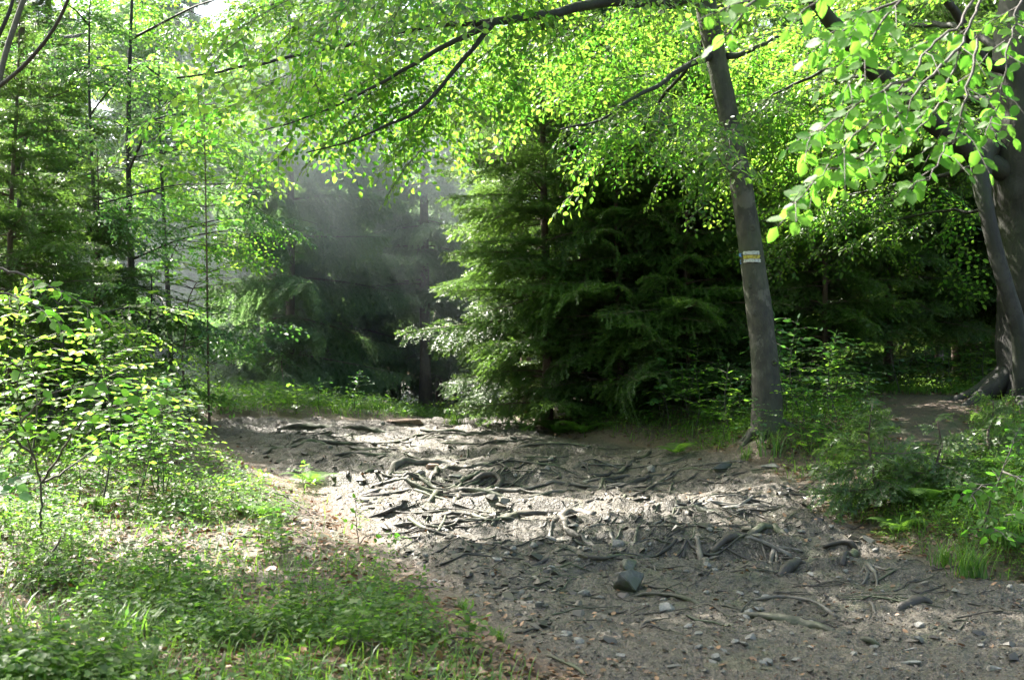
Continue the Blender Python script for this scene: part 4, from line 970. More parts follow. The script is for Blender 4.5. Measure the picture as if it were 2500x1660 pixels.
# ------------------------------------------------------------------ ferns
def fern_mesh(seed, L=.55, nf=7):
    r = np.random.default_rng(seed); fronds = []
    for k in range(nf):
        mb = MB(); a = k * 2 * math.pi / nf + r.normal(0, .3); l = L * r.uniform(.7, 1.1); up = r.uniform(.7, 1.1); n = 22; t = np.linspace(0, 1, n)
        dirx, diry = math.cos(a), math.sin(a); hor = l * (t * .85); z = l * up * (t - .75 * t ** 2.1)
        P = np.stack([hor * dirx, hor * diry, z], 1); tube(mb, P, np.linspace(.003, .0008, n), 3, cap=False)
        T = nrm(np.gradient(P, axis=0)); sd = np.array([-diry, dirx, 0.])
        for s in (1, -1):
            for i in range(2, n):
                wl = l * .30 * math.sin(math.pi * min(.98, .12 + .86 * t[i] ** .8)) + .008; c = P[i]
                d = nrm(sd * s + T[i] * .35 + [0, 0, -.12]); wd = T[i] * l * .017
                V = [c - wd, c + wd, c + d * wl * .5 + wd * .9, c + d * wl * .5 - wd * 1.0, c + d * wl + [0, 0, -.02 * wl]]
                mb.add(V, quads=[(0, 1, 2, 3)], tris=[(3, 2, 4)], tint=.4 + .4 * r.random())
        fronds.append(mb.mesh('frond', [HERB]))
    return fronds
FERNS = [fern_mesh(400 + i) for i in range(3)]
for i, (px, py, s, lb) in enumerate([(1365, 1060, 1.0, 'bright green fern on the bank right of the crest'), (1420, 1058, .8, 'smaller fern with an arching frond beside the bright fern'),
        (1330, 1045, .6, 'low fern left of the bright fern'), (420, 1490, .55, 'pale fern frond lit by the left foreground sun patch'), (345, 1625, .42, 'fern with comb-like fronds at the bottom edge'),
        (760, 1180, .6, 'fern near the path edge in the left undergrowth'), (250, 1240, .6, 'fern under the hazel shrub'), (1650, 1110, .6, 'fern before the marked beech'),
        (2270, 1230, .9, 'feathery fern on the right verge'), (2200, 1300, .6, 'low fern by the right grass tuft'), (2380, 1150, .8, 'fern behind the right edge shrub'), (640, 1260, .55, 'small fern in the middle of the left bank')]):
    p = hit(px, py); T = empty('fern', p, lb, 'fern', rz=i * 1.3, scale=s)
    for m in FERNS[i % 3]: link('frond', m, T)

# ------------------------------------------------------------------ grass tufts
def blades(mb, n, P0, H, r, spread=.6, w=.005, segs=4, lean=None):
    """curved blades rooted at P0 (n,3) with heights H"""
    a = r.random(n) * 2 * math.pi; dx, dy = np.cos(a), np.sin(a)
    if lean is not None: dx = dx * .6 + lean[0]; dy = dy * .6 + lean[1]
    t = np.linspace(0, 1, segs + 1); sp = spread * r.uniform(.5, 1.3, n)
    cx_ = P0[:, None, 0] + (H * sp * dx)[:, None] * t ** 1.7; cy_ = P0[:, None, 1] + (H * sp * dy)[:, None] * t ** 1.7
    cz = P0[:, None, 2] + H[:, None] * (t * 1.25 - .55 * sp[:, None] * t ** 2.6)
    wd = w * r.uniform(.6, 1.3, n)[:, None] * (1 - t ** 2.2)[None] + .0004
    px_, py_ = -dy[:, None] * wd, dx[:, None] * wd
    L_ = np.stack([cx_ - px_, cy_ - py_, cz], -1); R_ = np.stack([cx_ + px_, cy_ + py_, cz], -1)
    V = np.stack([L_, R_], 2).reshape(n, -1, 3); k = (segs + 1) * 2
    Q = np.array([(2 * i, 2 * i + 1, 2 * i + 3, 2 * i + 2) for i in range(segs)])
    mb.add(V.reshape(-1, 3), (Q[None] + (np.arange(n) * k)[:, None, None]).reshape(-1, 4), tint=np.repeat(r.random(n), k))
for px, py, n, H, w_, sp, lb in [(60, 1610, 60, .34, .006, .9, 'tall arching grass tuft shining at the bottom left corner'), (400, 1455, 30, .2, .005, .9, 'glinting grass tuft in the left foreground sun patch'),
        (1890, 1115, 26, .3, .006, .8, 'broad-bladed grass at the foot of the marked beech'), (1820, 1120, 50, .16, .003, .7, 'fine grass tuft left of the marked beech foot'),
        (2370, 1410, 120, .26, .0035, .7, 'bright grass tuft overhanging the path at right'), (2300, 1380, 60, .2, .0035, .7, 'yellow-green grass tuft just left of the overhanging tuft'),
        (1110, 1035, 90, .22, .003, .9, 'pale sunlit grass at the crest under the front fir'), (480, 1015, 40, .22, .004, .9, 'backlit grass blades at the left end of the crest'),
        (820, 1008, 40, .16, .004, .9, 'backlit grass blades left of the pink slab'), (2100, 1240, 90, .18, .003, .6, 'grass around the small fir sapling'), (2460, 1330, 90, .3, .003, .7, 'fine long grass below the right edge shrub'),
        (1215, 1560, 70, .10, .0025, 1.0, 'flattened grass on the left path edge near the bottom'), (300, 1570, 40, .24, .004, .9, 'loose grass tuft in the left foreground'),
        (1130, 1490, 60, .1, .0025, 1.0, 'short grass on the left path edge below the lit strip')]:
    p = hit(px, py); r = np.random.default_rng(px + py); P0 = np.column_stack([r.normal(0, H * .22, n), r.normal(0, H * .22, n), np.full(n, -.015)])
    mb = MB(); blades(mb, n, P0, H * r.uniform(.6, 1.15, n), r, sp, w_); o = mb.build('grass_tuft', GRASS, None, loc=p); tag(o, lb, 'grass')

# ------------------------------------------------------------------ ground cover, grass and litter nobody could count
def scatter(n, region, r, dmin, dmax, pw=1.0):
    out = []
    xs_, ys_ = [], []
    while sum(len(a) for a in xs_) < n:
        m = n * 2; u = r.random(m); D = (region[2] ** -pw + u * (region[3] ** -pw - region[2] ** -pw)) ** (-1 / pw)
        px = r.uniform(region[0], region[1], m); x = wx(px, D); d = veg(x, D) + .12 * vn(x * 3, D * 3, 2) + .06 * vn(x * 9, D * 9, 4)
        pr = sstep((d - dmin) / (dmax - dmin + 1e-6)) if dmax > dmin else (d > dmin).astype(float)
        k = r.random(m) < pr; xs_.append(x[k]); ys_.append(D[k])
    return np.concatenate(xs_)[:n], np.concatenate(ys_)[:n]
def herb_tpl(seed, H, size, nl, tpl):
    r = np.random.default_rng(seed); mb = MB()
    for i in range(nl):
        a = i * 2.4 + r.normal(0, .3); h = H * (.35 + .65 * r.random()); rad = H * r.uniform(.15, .75); c = np.array([math.cos(a) * rad, math.sin(a) * rad, h])
        R = basis(np.array([[math.cos(a), math.sin(a), r.normal(-.1, .2)]]), nrm(np.array([0, 0, 1.]) + r.normal(0, .35, 3))); place(mb, tpl, R, size * r.uniform(.6, 1.2), c[None], tint=np.array([r.random()]))
    for i in range(2):
        e = np.array([r.normal(0, H * .3), r.normal(0, H * .3), H * .8]); mb.add([(-.0015, 0, 0), (.0015, 0, 0), e], tris=[(0, 1, 2)], tint=.2)
    return (np.concatenate(mb.V), np.concatenate(mb.Q) if mb.Q else np.zeros((0, 4), int), np.concatenate(mb.T) if mb.T else np.zeros((0, 3), int), np.concatenate(mb.t))
HERBS = [herb_tpl(500, .10, .032, 9, L_OVAL), herb_tpl(501, .16, .030, 11, L_OVAL), herb_tpl(502, .06, .022, 11, L_LOW), herb_tpl(503, .11, .034, 6, L_LOBE), herb_tpl(504, .045, .020, 12, L_LOW)]
def cover(name, label, n, region, seed, dmin, dmax, hscale, kinds, bl_n, bl_h, patch=.5):
    r = np.random.default_rng(seed); x, y = scatter(n, region, r, dmin, dmax)
    k = (vn(x * 1.4, y * 1.4, 3) + .5 * vn(x * 4, y * 4, 5) + r.normal(0, .25, len(x))) > -patch; x, y = x[k], y[k]
    P = np.column_stack([x, y, hz(x, y, True) - .005]); mb = MB(); c = r.integers(0, len(kinds), len(x)); d = veg(x, y)
    for i, h in enumerate(kinds):
        m = c == i; nn = m.sum(); R = rot_euler(nn, .15, .15, 3, r); place(mb, HERBS[h], R, r.uniform(.6, 1.3, nn) * np.interp(d[m], [0, .7, 2], [.55, .9, 1.0]) * hscale, P[m], tint=r.normal(0, .15, nn))
    tag(mb.build(name, HERB), label, kind='stuff')
    x, y = scatter(bl_n, region, r, dmin * .5, dmax); P = np.column_stack([x, y, hz(x, y, True) - .005]); mb = MB()
    blades(mb, bl_n, P, bl_h * r.uniform(.4, 1.3, bl_n), r, .8, .0035, 3); tag(mb.build('grass', GRASS), 'scattered green grass blades ' + label.split(' ', 3)[-1], kind='stuff')
cover('undergrowth', 'low green herbs covering the bank left of the path', 13000, (-150, 1500, 4.6, 17.5), 1, .05, 1.1, 1.15, [0, 1, 2, 3, 2, 1, 4], 4200, .13, patch=-.02)
cover('undergrowth', 'low green herbs covering the bank right of the path', 9500, (1280, 2650, 8.0, 17.5), 2, .0, .3, 1.15, [0, 1, 2, 4, 0], 5000, .15, patch=.6)
cover('undergrowth', 'dark green herbs on the forest floor beyond the crest', 4000, (200, 1300, 17.2, 30), 3, .05, .4, 1.9, [0, 1, 3], 2500, .25, patch=.8)
r = np.random.default_rng(91)
def litter(name, label, n, region, tint0, lo, hi, size=.05, inside=False, tpl=L_OVAL):
    if inside:
        x = []; y = []
        while len(x) < n:
            D = (region[2] ** -1 + r.random() * (region[3] ** -1 - region[2] ** -1)) ** -1; xx = wx(r.uniform(region[0], region[1]), D); x.append(xx); y.append(D)
        x, y = np.array(x), np.array(y); d = sdist(x, y, PATH); k = (d < 0) & (r.random(n) < np.exp(d / .9) + (.5 if size < .03 else .06)); x, y = x[k], y[k]
    else: x, y = scatter(n, region, r, -.1, .3)
    m = len(x); P = np.column_stack([x, y, hz(x, y, True) + .008]); mb = MB(); place(mb, tpl, rot_euler(m, .35, .35, 3, r), size * r.uniform(.6, 1.2, m), P, tint=tint0 + r.uniform(lo, hi, m)); return tag(mb.build(name, LITTER), label, kind='stuff')
litter('leaf_litter', 'dry brown and orange leaves on the left bank', 14000, (-150, 1550, 4.6, 17), 0, 0, .9)
litter('leaf_litter', 'dry brown leaves on the right bank', 9000, (1280, 2650, 8, 17), 0, 0, .8)
litter('path_debris', 'fine dark chips of bark and leaf trodden into the path', 7000, (500, 2600, 5.8, 17), -.25, 0, .6, .02, True, L_LOW)
litter('leaf_litter', 'scattered dry leaves on the path', 2600, (500, 2600, 5.8, 17), 0, .1, 1, .042, True)

# ------------------------------------------------------------------ stones
import bmesh
def stone_mesh(seed, name, mat, flat=.55, n=16, bevel=True):
    r = np.random.default_rng(seed); bm = bmesh.new(); v = nrm(r.normal(0, 1, (n, 3))) * r.uniform(.75, 1, (n, 1)) * [1, .8, flat]
    for p in v: bm.verts.new(p)
    bmesh.ops.convex_hull(bm, input=bm.verts[:]); 
    for f in list(bm.verts):
        if not f.link_faces: bm.verts.remove(f)
    if bevel: bmesh.ops.bevel(bm, geom=bm.edges[:], offset=.045, segments=1, affect='EDGES', profile=.6)
    me = bpy.data.meshes.new(name); bm.to_mesh(me); bm.free(); me.materials.append(mat); return me
SM = [stone_mesh(600 + i, 'stone', STONE, [.35, .5, .6, .28, .45, .7][i], [12, 14, 18, 11, 15, 20][i]) for i in range(6)]
named = [(1540, 1450, .155, .13, .13, .3, STONEM, 'large angular mossy rock in the middle of the path'), (1535, 1395, .13, .1, .06, 1.5, STONEM, 'low brownish rock just behind the large mossy rock'),
    (1215, 1330, .055, .05, .035, .2, STONEM, 'dark round stone left of the curled root'), (2430, 1640, .07, .04, .035, .1, STONE, 'brick-shaped dark stone at the lower right'),
    (2225, 1620, .075, .045, .025, -.2, STONE, 'flat dark stone left of the brick-shaped one'), (2280, 1535, .035, .03, .02, .4, STONEM, 'small dark stone above the two flat stones'),
    (1345, 1392, .04, .03, .02, .2, STONE, 'pale flat stone left of the large rock'), (1320, 1378, .035, .03, .02, 1.1, STONE, 'pale bluish stone beside the flat pale stone'),
    (1705, 1585, .035, .03, .02, .8, STONE, 'pale triangular stone, left of the pair near the bottom'), (1737, 1588, .032, .026, .02, .2, STONE, 'pale triangular stone, right of the pair near the bottom'),
    (1000, 1036, .42, .16, .06, .12, STONEP, 'long pink sandstone slab on the path crest'), (1055, 1143, .09, .06, .045, .5, STONEP, 'reddish stone lodged against the roots near the crest'),
    (1028, 1155, .07, .05, .04, .9, STONE, 'grey stone below the reddish stone'), (1112, 1165, .08, .05, .035, 0, STONE, 'lit pale stone in the sunny patch'), (1575, 1345, .022, .02, .015, 0, STONE, 'small white stone under the curled root'),
    (1415, 1340, .03, .025, .018, 1, STONE, 'small pale stone between the curled root and pale flat stone'), (935, 1035, .05, .04, .035, .4, STONE, 'bluish stone left of the slab'),
    (1770, 1148, .16, .09, .06, .4, STONEM, 'mossy green rock on the right side of the path below the beech'), (1885, 1143, .12, .07, .045, 0, STONE, 'dark flat rock right of the mossy green rock'),
    (1790, 1240, .12, .07, .05, .3, STONE, 'dark smooth stone above the root tangle'), (1255, 1345, .05, .04, .025, .7, STONE, 'stone lying left of the pale flat stones'),
    (1060, 1420, .035, .03, .02, .7, STONE, 'stone by the lower end of the lit strip'), (2240, 1480, .09, .04, .035, .25, STONEM, 'half-buried dark rock on the right of the path')]
for i, (px, py, a, b, c, rz, mt, lb) in enumerate(named):
    p = hit(px, py); me = stone_mesh(700 + i, 'stone', mt, .8, 16 if i else 12); me.transform(Matrix.Diagonal((a, b, c, 1)))
    o = link('rock' if a > .11 else 'stone', me, None, loc=p + np.array([0, b * .4, c * (.42 if a > .11 else .3)]), rot=(.08 * math.sin(i * 3), .1 * math.cos(i * 2), rz)); tag(o, lb, 'rock' if a > .11 else 'stone')
r = np.random.default_rng(13); gl = 'small grey stone pressed into the path'
for i in range(190):
    while True:
        px, py = r.uniform(600, 2500), r.uniform(1040, 1655); p = hit(px, py)
        if sdist(np.array([p[0]]), np.array([p[1]]), PATH)[0] < -.06: break
    s = r.uniform(.018, .05) * (1 if r.random() > .12 else 1.6)
    o = link('stone', SM[r.integers(6)], None, loc=p + np.array([0, 0, s * .12]), rot=(r.normal(0, .2), r.normal(0, .2), r.random() * 6.28), scale=s); tag(o, gl, 'stone', 'small stones scattered over the path')
def hull_tpl(seed, n, flat):
    r = np.random.default_rng(seed); bm = bmesh.new()
    for p in nrm(r.normal(0, 1, (n, 3))) * [1, .8, flat]: bm.verts.new(p)
    bmesh.ops.convex_hull(bm, input=bm.verts[:]); bmesh.ops.triangulate(bm, faces=bm.faces[:]); bm.verts.index_update()
    V = np.array([v.co[:] for v in bm.verts]); T = np.array([[v.index for v in f.verts] for f in bm.faces]); bm.free(); return (V, np.zeros((0, 4), int), T, np.zeros(len(V)))
GT = [hull_tpl(800 + i, 8, [.3, .45, .6][i]) for i in range(3)]
D = (5.6 ** -1 + r.random(40000) * (17.8 ** -1 - 5.6 ** -1)) ** -1; x = wx(r.uniform(400, 2650, 40000), D); k = (sdist(x, D, PATH) + .15 * vn(x * 3, D * 3, 2) < 0) & (vn(x * 1.1, D * 1.5, 2) + r.normal(0, .5, len(x)) > -.35); x, D = x[k], D[k]
mb = MB(); c = r.integers(0, 3, len(x)); P = np.column_stack([x, D, hz(x, D, True) + .001])
for i in range(3):
    m = c == i; place(mb, GT[i], rot_euler(m.sum(), .3, .3, 3, r), .0075 * np.exp(r.normal(0, .6, m.sum())).clip(.4, 3.2), P[m], tint=r.random(m.sum()))
tag(mb.build('gravel', GRAVEL, smooth=False), 'loose grey gravel and clods covering the path', kind='stuff')

GB = [hull_tpl(820 + i, 11, [.25, .35, .5][i]) for i in range(3)]
D = (5.8 ** -1 + r.random(9000) * (17.5 ** -1 - 5.8 ** -1)) ** -1; x = wx(r.uniform(450, 2500, 9000), D); dd = sdist(x, D, PATH)
k = (dd < -.12) & (vn(x * .8, D * 1.2, 4) + .9 * sstep((D - 7.5) / 2) + r.normal(0, .3, len(x)) > .45); x, D = x[k], D[k]
mb = MB(); c = r.integers(0, 3, len(x)); P = np.column_stack([x, D, hz(x, D, True) - .004])
for i in range(3):
    m = c == i; place(mb, GB[i], rot_euler(m.sum(), .22, .22, .5, r), .024 * np.exp(r.normal(0, .5, m.sum())).clip(.4, 3.0), P[m], tint=r.random(m.sum()))
tag(mb.build('rubble', ROCKY, smooth=False), 'embedded grey-brown stones and clods making the path surface rough', kind='stuff')

# ------------------------------------------------------------------ roots over the path
def root(strands, label, group=None, mat=ROOT, seed=0, lift=.3, name='tree_root'):
    """strands: list of (photo pixels, r0, r1, lift)"""
    r = np.random.default_rng(seed); first = None; mb = MB()
    for si, (px, r0, r1, lf_) in enumerate(strands):
        W = np.array([hit(*p)[:2] for p in px]) if not isinstance(px, np.ndarray) else px
        q = resample(W, .035); n = len(q); sd = np.cumsum(r.normal(0, 1, (n, 2)), 0); sd -= np.linspace(0, 1, n)[:, None] * sd[-1]
        q = q + sd * .0025 + .02 * np.stack([vn(np.arange(n) * .16, seed + si, 1), vn(np.arange(n) * .16, seed + si, 2)], 1) * np.sin(np.linspace(0, math.pi, n))[:, None]
        rd = np.minimum(np.linspace(r0, r1, n) * .82, .036) * (1 + .22 * vn(np.arange(n) * .35, seed, 5))
        zz = hz(q[:, 0], q[:, 1]) + .012; kk = np.ones(7) / 7; zs = np.convolve(np.pad(zz, 3, mode='edge'), kk, 'valid')
        env = np.minimum(1, np.minimum(np.linspace(0, 1, n) * 7 + (0 if si == 0 else .8), (1 - np.linspace(0, 1, n)) * 6))
        z = np.maximum(zs, zz - rd * .4) - .006 + rd * (lf_ * .58 * (.75 + .55 * vn(np.arange(n) * .12 + seed, 1.7, 6))) - (1 - env) * rd * 1.6
        P = np.column_stack([q, z])
        if first is None: first = np.array([*P[0]])
        tube(mb, P - first, rd, 10, rough=.42, seed=(seed + si) % 7)
    o = mb.build(name, mat, None, loc=first); tag(o, label, 'root', group); return o
R_ = root
R_([([(1450, 1250), (1400, 1245), (1375, 1262), (1372, 1285), (1390, 1305), (1430, 1320), (1490, 1335)], .05, .016, .9), ([(1380, 1250), (1350, 1290), (1325, 1330)], .018, .01, .5), ([(1370, 1255), (1340, 1275), (1320, 1295)], .014, .008, .5)], 'thick curled root with a pale hook shape in the middle of the path', mat=ROOTPALE, seed=1)
R_([([(1490, 1300), (1500, 1315), (1495, 1340)], .018, .014, .9)], 'short upright root stub beside the hooked root', mat=ROOTPALE, seed=2)
R_([([(1200, 1275), (1260, 1258), (1330, 1255), (1400, 1252)], .03, .05, .7), ([(1245, 1262), (1200, 1285)], .022, .012, .6)], 'dark ridge-like root left of the hooked root', seed=3)
R_([([(1510, 1320), (1600, 1325), (1640, 1332)], .014, .008, .5)], 'thin dark root right of the hooked root', seed=4)
R_([([(1000, 1235), (1060, 1215), (1110, 1200), (1180, 1205), (1240, 1210)], .02, .05, .7), ([(1125, 1205), (1108, 1238)], .035, .02, .8)], 'thick arching root with a foot in the upper left of the path', seed=5)
R_([([(945, 1165), (950, 1142), (980, 1130), (1060, 1128), (1120, 1132)], .03, .055, .8)], 'pale arched root bridging a hollow near the sunny patch', mat=ROOTPALE, seed=6)
R_([([(1048, 1185), (1065, 1155), (1090, 1145), (1160, 1140), (1230, 1140)], .022, .05, .8)], 'forked root right of the bridging root', seed=7)
R_([([(850, 1160), (920, 1140), (1000, 1150)], .02, .04, .6)], 'dark root left of the bridging root', seed=8)
R_([([(1150, 1175), (1200, 1165), (1225, 1180), (1180, 1200)], .035, .04, .7)], 'humped dark root in the centre of the upper path', seed=9)
R_([([(1740, 1345), (1790, 1310), (1850, 1290), (1890, 1278)], .05, .06, .7), ([(1890, 1285), (1915, 1305), (1930, 1330)], .03, .016, .9), ([(1885, 1285), (1870, 1265), (1835, 1258)], .016, .008, .7)], 'big dark root with pale forks in the right half of the path', seed=10)
R_([([(1817, 1312), (1860, 1325), (1890, 1345), (1930, 1360)], .014, .02, .8), ([(1890, 1340), (1870, 1375)], .018, .008, .6), ([(1893, 1345), (1902, 1372)], .014, .006, .6), ([(1896, 1340), (1960, 1350)], .012, .007, .6)], 'pale branching root below the big dark root', mat=ROOTPALE, seed=11)
R_([([(1665, 1312), (1710, 1335), (1725, 1370), (1720, 1385)], .018, .03, .8)], 'pale bent root left of the big dark root', mat=ROOTPALE, seed=12)
R_([([(1900, 1400), (1940, 1375), (1990, 1360)], .04, .045, .7)], 'smooth log-like root beside the right sun patch', seed=13)
R_([([(2115, 1378), (2120, 1400), (2105, 1430)], .02, .008, .6), ([(2115, 1378), (2130, 1400), (2140, 1432)], .022, .009, .6), ([(2115, 1380), (2095, 1410)], .016, .006, .5), ([(2112, 1378), (2150, 1388), (2185, 1400)], .016, .006, .5)], 'claw-shaped forked root at the right of the path', mat=ROOTPALE, seed=14)
R_([([(2085, 1340), (2090, 1355), (2055, 1375)], .035, .03, .7), ([(2010, 1342), (2030, 1330), (2085, 1335)], .02, .03, .6)], 'curved root ringing the right sun patch', seed=15)
R_([([(1545, 1455), (1600, 1455), (1660, 1465), (1720, 1480)], .018, .016, .7)], 'straight pale root running right from the large mossy rock', seed=16)
R_([([(1800, 1500), (1890, 1510), (1970, 1530), (2060, 1548)], .028, .03, .6)], 'long low root slanting across the lower right path', seed=17)
R_([([(1840, 1460), (1920, 1462), (1990, 1470), (2040, 1505)], .012, .012, .8)], 'thin pale root above the long low root', mat=ROOTPALE, seed=18)
R_([([(2090, 1560), (2145, 1570)], .02, .02, .7)], 'short dark stick lying at the lower right', name='stick', seed=19)['category'] = 'stick'
R_([([(2190, 1490), (2230, 1470), (2270, 1465)], .05, .04, .5)], 'broad half-buried root at the right of the lower path', seed=20)
R_([([(2120, 1470), (2135, 1490), (2145, 1508)], .010, .008, .8)], 'tiny pale root left of the half-buried root', mat=ROOTPALE, seed=21)
R_([([(1005, 1660), (1100, 1650), (1180, 1665)], .014, .010, .9)], 'dark fallen twig at the bottom among dry leaves', name='stick', seed=22)['category'] = 'stick'
R_([([(1250, 1545), (1285, 1548), (1315, 1538)], .012, .010, .9)], 'short dark stick on the lit left path edge', name='stick', seed=23)['category'] = 'stick'
R_([([(1330, 1598), (1390, 1625), (1430, 1650)], .016, .010, .6)], 'mossy thin root at the lower end of the lit edge', seed=24)
R_([([(1560, 1395), (1592, 1375), (1600, 1395)], .008, .008, .9)], 'small pale root tip behind the large rock', mat=ROOTPALE, seed=25)
R_([([(1640, 1240), (1700, 1242), (1770, 1245)], .016, .03, .6)], 'dark root leading to the smooth dark stone', seed=26)
R_([([(1440, 1205), (1470, 1175), (1500, 1160), (1560, 1162)], .016, .03, .7), ([(1475, 1178), (1480, 1200)], .012, .008, .7)], 'spidery root high on the right of the path', seed=27)
R_([([(1630, 1215), (1634, 1190), (1640, 1165)], .010, .014, .8)], 'upright thin root on the upper right slope', seed=28)
R_([([(680, 1048), (790, 1042), (880, 1052), (960, 1056)], .05, .045, .7)], 'long dark root along the crest at left', seed=29)
R_([([(1060, 1048), (1120, 1040), (1190, 1046)], .06, .05, .7)], 'dark root lump right of the pink slab', seed=30)
r = np.random.default_rng(21); gr = 'dark tree roots crossing the upper path'
gl = 'dark weathered root crossing the upper path'
n = 0
while n < 88:
    row = 1042 + 330 * r.random() ** 1.25; px = r.uniform(650, 1950); p = hit(px, row)
    if sdist(np.array([p[0]]), np.array([p[1]]), PATH)[0] > -.25 or p[1] > 17: continue
    L = r.uniform(.6, 2.4); a = r.normal(.10 + .12 * (px > 1400), .22) + (0 if r.random() > .1 else 1.1); d = np.array([math.cos(a), math.sin(a) * 1.3]); m = 6; s = np.linspace(-.5, .5, m)[:, None]
    W = p[:2] + d * L * s + np.column_stack([r.normal(0, .03, m), r.normal(0, .09, m)]) * L
    dd = sdist(W[:, 0], W[:, 1], PATH); W = W[dd < -.05]
    if len(W) < 3: continue
    rad = (.010 + .034 * r.random() ** 1.8) * (.8 + .25 * (p[1] > 10)); st = [(W, rad * .85, rad * .35, r.uniform(.05, .4))]
    if r.random() < .5:
        k = r.integers(1, len(W) - 1); a2 = a + r.choice([-1, 1]) * r.uniform(.5, 1.1); st.append((np.array([W[k], W[k] + np.array([math.cos(a2), math.sin(a2)]) * L * .2, W[k] + np.array([math.cos(a2 * .8), math.sin(a2 * .8)]) * L * .42]), rad * .6, rad * .25, .5))
    root(st, gl, gr, seed=40 + n, mat=ROOT if r.random() > .15 else ROOTPALE); n += 1
# thin rootlets nobody could count
mb = MB()
for i in range(420):
    D_ = (7 ** -1 + r.random() * (16.5 ** -1 - 7 ** -1)) ** -1; x_ = wx(r.uniform(800, 2400), D_)
    if sdist(np.array([x_]), np.array([D_]), PATH)[0] > -.1: continue
    a = r.normal(.15, .5); L = r.uniform(.1, .5); s = np.linspace(0, 1, 7); c = r.normal(0, .8)
    X_ = x_ + L * s * math.cos(a); Y_ = D_ + L * (s * math.sin(a) + c * .3 * s * (1 - s)); z = hz(X_, Y_, True) + .003 + .006 * np.sin(s * 3.1)
    tube(mb, np.column_stack([X_, Y_, z]), np.linspace(.006, .002, 7) * r.uniform(.6, 1.5), 5, cap=False)
tag(mb.build('rootlets', ROOT), 'fine rootlets webbing the stony path', kind='stuff')

# ------------------------------------------------------------------ air: haze and the drifting mist
if MIST:
    m, t, N = newmat('mist_air'); v = N('ShaderNodeVolumePrincipled'); v.inputs['Color'].default_value = (.82, .95, .97, 1); v.inputs['Anisotropy'].default_value = .3
    tc = N('ShaderNodeTexCoord'); g = N('ShaderNodeTexGradient', gradient_type='SPHERICAL'); t.links.new(tc.outputs['Object'], g.inputs[0])
    nz = noise(t, 1.6, 3, .6, tc.outputs['Object']); mm = N('ShaderNodeMath', operation='MULTIPLY'); t.links.new(g.outputs[1], mm.inputs[0]); t.links.new(ramp(t, nz, [(.42, (.02, .02, .02)), (.62, (1, 1, 1))]), mm.inputs[1])
    m2 = N('ShaderNodeMath', operation='MULTIPLY'); m2.inputs[1].default_value = MIST; t.links.new(mm.outputs[0], m2.inputs[0]); t.links.new(m2.outputs[0], v.inputs['Density'])
    o_ = N('ShaderNodeOutputMaterial'); t.links.new(v.outputs[0], o_.inputs['Volume'])
    for nm, c, sc, lb in (('mist', (-4.2, 24.5, 4.5), (7.0, 7.0, 8.0), 'pale sunlit mist between the spruces beyond the crest'), ('smoke', (-4.25, 17.6, 1.7), (.9, .6, 1.15), 'small wisp of pale smoke at the foot of the maple saplings')):
        bm = bmesh.new(); bmesh.ops.create_icosphere(bm, subdivisions=3, radius=1); me = bpy.data.meshes.new(nm); bm.to_mesh(me); bm.free()
        mt_ = m if nm == 'mist' else m.copy()
        if nm == 'smoke':
            for q in mt_.node_tree.nodes:
                if q.type == 'MATH' and abs(q.inputs[1].default_value - MIST) < 1e-9 and not q.inputs[1].is_linked: q.inputs[1].default_value = MIST * 10
        me.materials.append(mt_); o = link(nm, me, None, loc=c, scale=sc); tag(o, lb, kind='stuff')
LMK = [('curled root', 1400, 1290), ('large mossy rock', 1540, 1450), ('pink slab', 1000, 1036), ('arching root', 1110, 1205), ('claw-shaped root', 2120, 1400), ('big dark root', 1820, 1300), ('long low root', 1930, 1530),
       ('brick-shaped stone', 2430, 1640), ('small fir', 2130, 1200), ('marked beech', 1870, 1040), ('big dark beech', 2480, 1030), ('front fir', 1320, 1010), ('forked hazel shrub', 100, 1300), ('maple saplings', 500, 1000),
       ('corner grass tuft', 60, 1600), ('bright fern', 1365, 1060), ('right edge shrub', 2395, 1300), ('bridging root', 1050, 1135), ('overhanging grass tuft', 2370, 1400), ('glinting grass tuft', 400, 1455), ('bent pale root', 1710, 1345), ('path edge seedling', 875, 1330)]
def scr(p): return CX + p[0] / p[1] * F, 900 - (p[2] - EYE) / p[1] * F
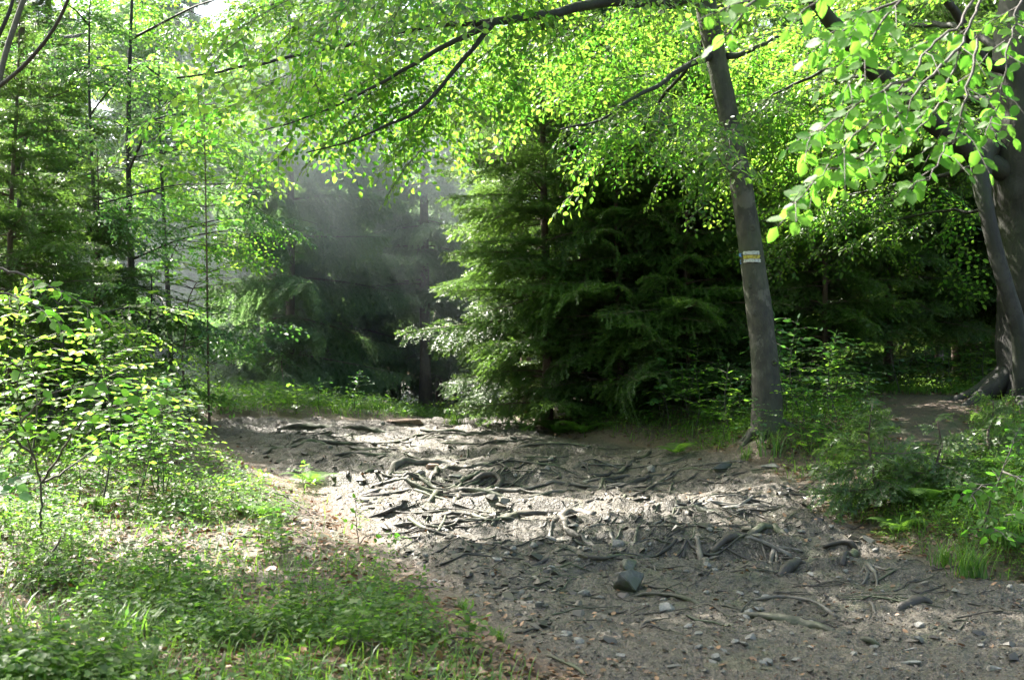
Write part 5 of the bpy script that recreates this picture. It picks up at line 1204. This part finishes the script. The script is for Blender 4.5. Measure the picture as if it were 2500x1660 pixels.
def rel(dx, dy):
    h = 'left' if dx < 0 else 'right'; v = 'behind' if dy < 0 else 'in front'
    d = math.hypot(dx, dy); pre = 'just ' if d < 110 else ('well ' if d > 300 else '')
    if abs(dx) > 1.8 * abs(dy): return pre + h + ' of'
    if abs(dy) > 1.8 * abs(dx): return pre + v + (' of' if dy > 0 else '')
    return pre + v + ' and ' + h + ' of'
TREEL = [('maple saplings', 500), ('brown-trunked spruce', 1038), ('front fir', 1320), ('marked beech', 1800), ('big dark beech', 2480), ('left edge fir', 30), ('bluish spruce', 705)]
seen = {}
for o in [q for q in SC.objects if q.parent is None and q.get('group') and q.get('category')]:
    g = o['group']
    if g in (G5,): continue
    p = o.location; px, py = scr(p)
    if not (-80 < px < 2580) or p[1] < 4: continue
    if g in (G1, G4):
        near = sorted(TREEL, key=lambda t_: abs(px - t_[1]))[0]; dx = px - near[1]
        pos = 'straight behind' if abs(dx) < 45 else ('just ' if abs(dx) < 120 else '') + ('left' if dx < 0 else 'right') + ' of'
        row = 'nearer row' if p[1] < 33 else ('middle row' if p[1] < 42 else 'farthest row')
        lab = ('pale broad-leaved tree' if g == G1 else 'dense dark conifer') + ' in the %s %s the %s' % (row, pos, near[0])
    else:
        L_ = sorted(LMK, key=lambda t_: math.hypot(px - t_[1], (py - t_[2]) * 1.6)); A, B = L_[0], L_[1]
        if g == G2 or g == G3 or g == G6: w_ = ('tall' if o.scale[0] > 1.05 else 'medium' if o.scale[0] > .45 else 'tiny') + ' leafy ' + ('sapling' if g != G6 else 'seedling')
        elif o['category'] == 'stone': w_ = ('larger' if o.scale[0] > .055 else 'small' if o.scale[0] > .032 else 'tiny') + ' grey stone'
        else: w_ = ('long ' if max(o.dimensions) > 1.3 else 'short ') + ('pale' if o.data.materials[0] == ROOTPALE else 'dark') + ' root'
        lab = '%s %s the %s, %s the %s' % (w_, rel(px - A[1], py - A[2]), A[0], rel(px - B[1], py - B[2]), B[0])
        if len(lab.replace(',', '').split()) > 16: lab = '%s %s the %s' % (w_, rel(px - A[1], py - A[2]), A[0])
    o['label'] = lab
print('OBJECTS', len(SC.objects), 'TRIS', sum(sum(len(p.vertices) - 2 for p in m.polygons) for m in bpy.data.meshes if len(m.polygons) < 3000) + sum(len(m.loops) - 2 * len(m.polygons) for m in bpy.data.meshes if len(m.polygons) >= 3000))
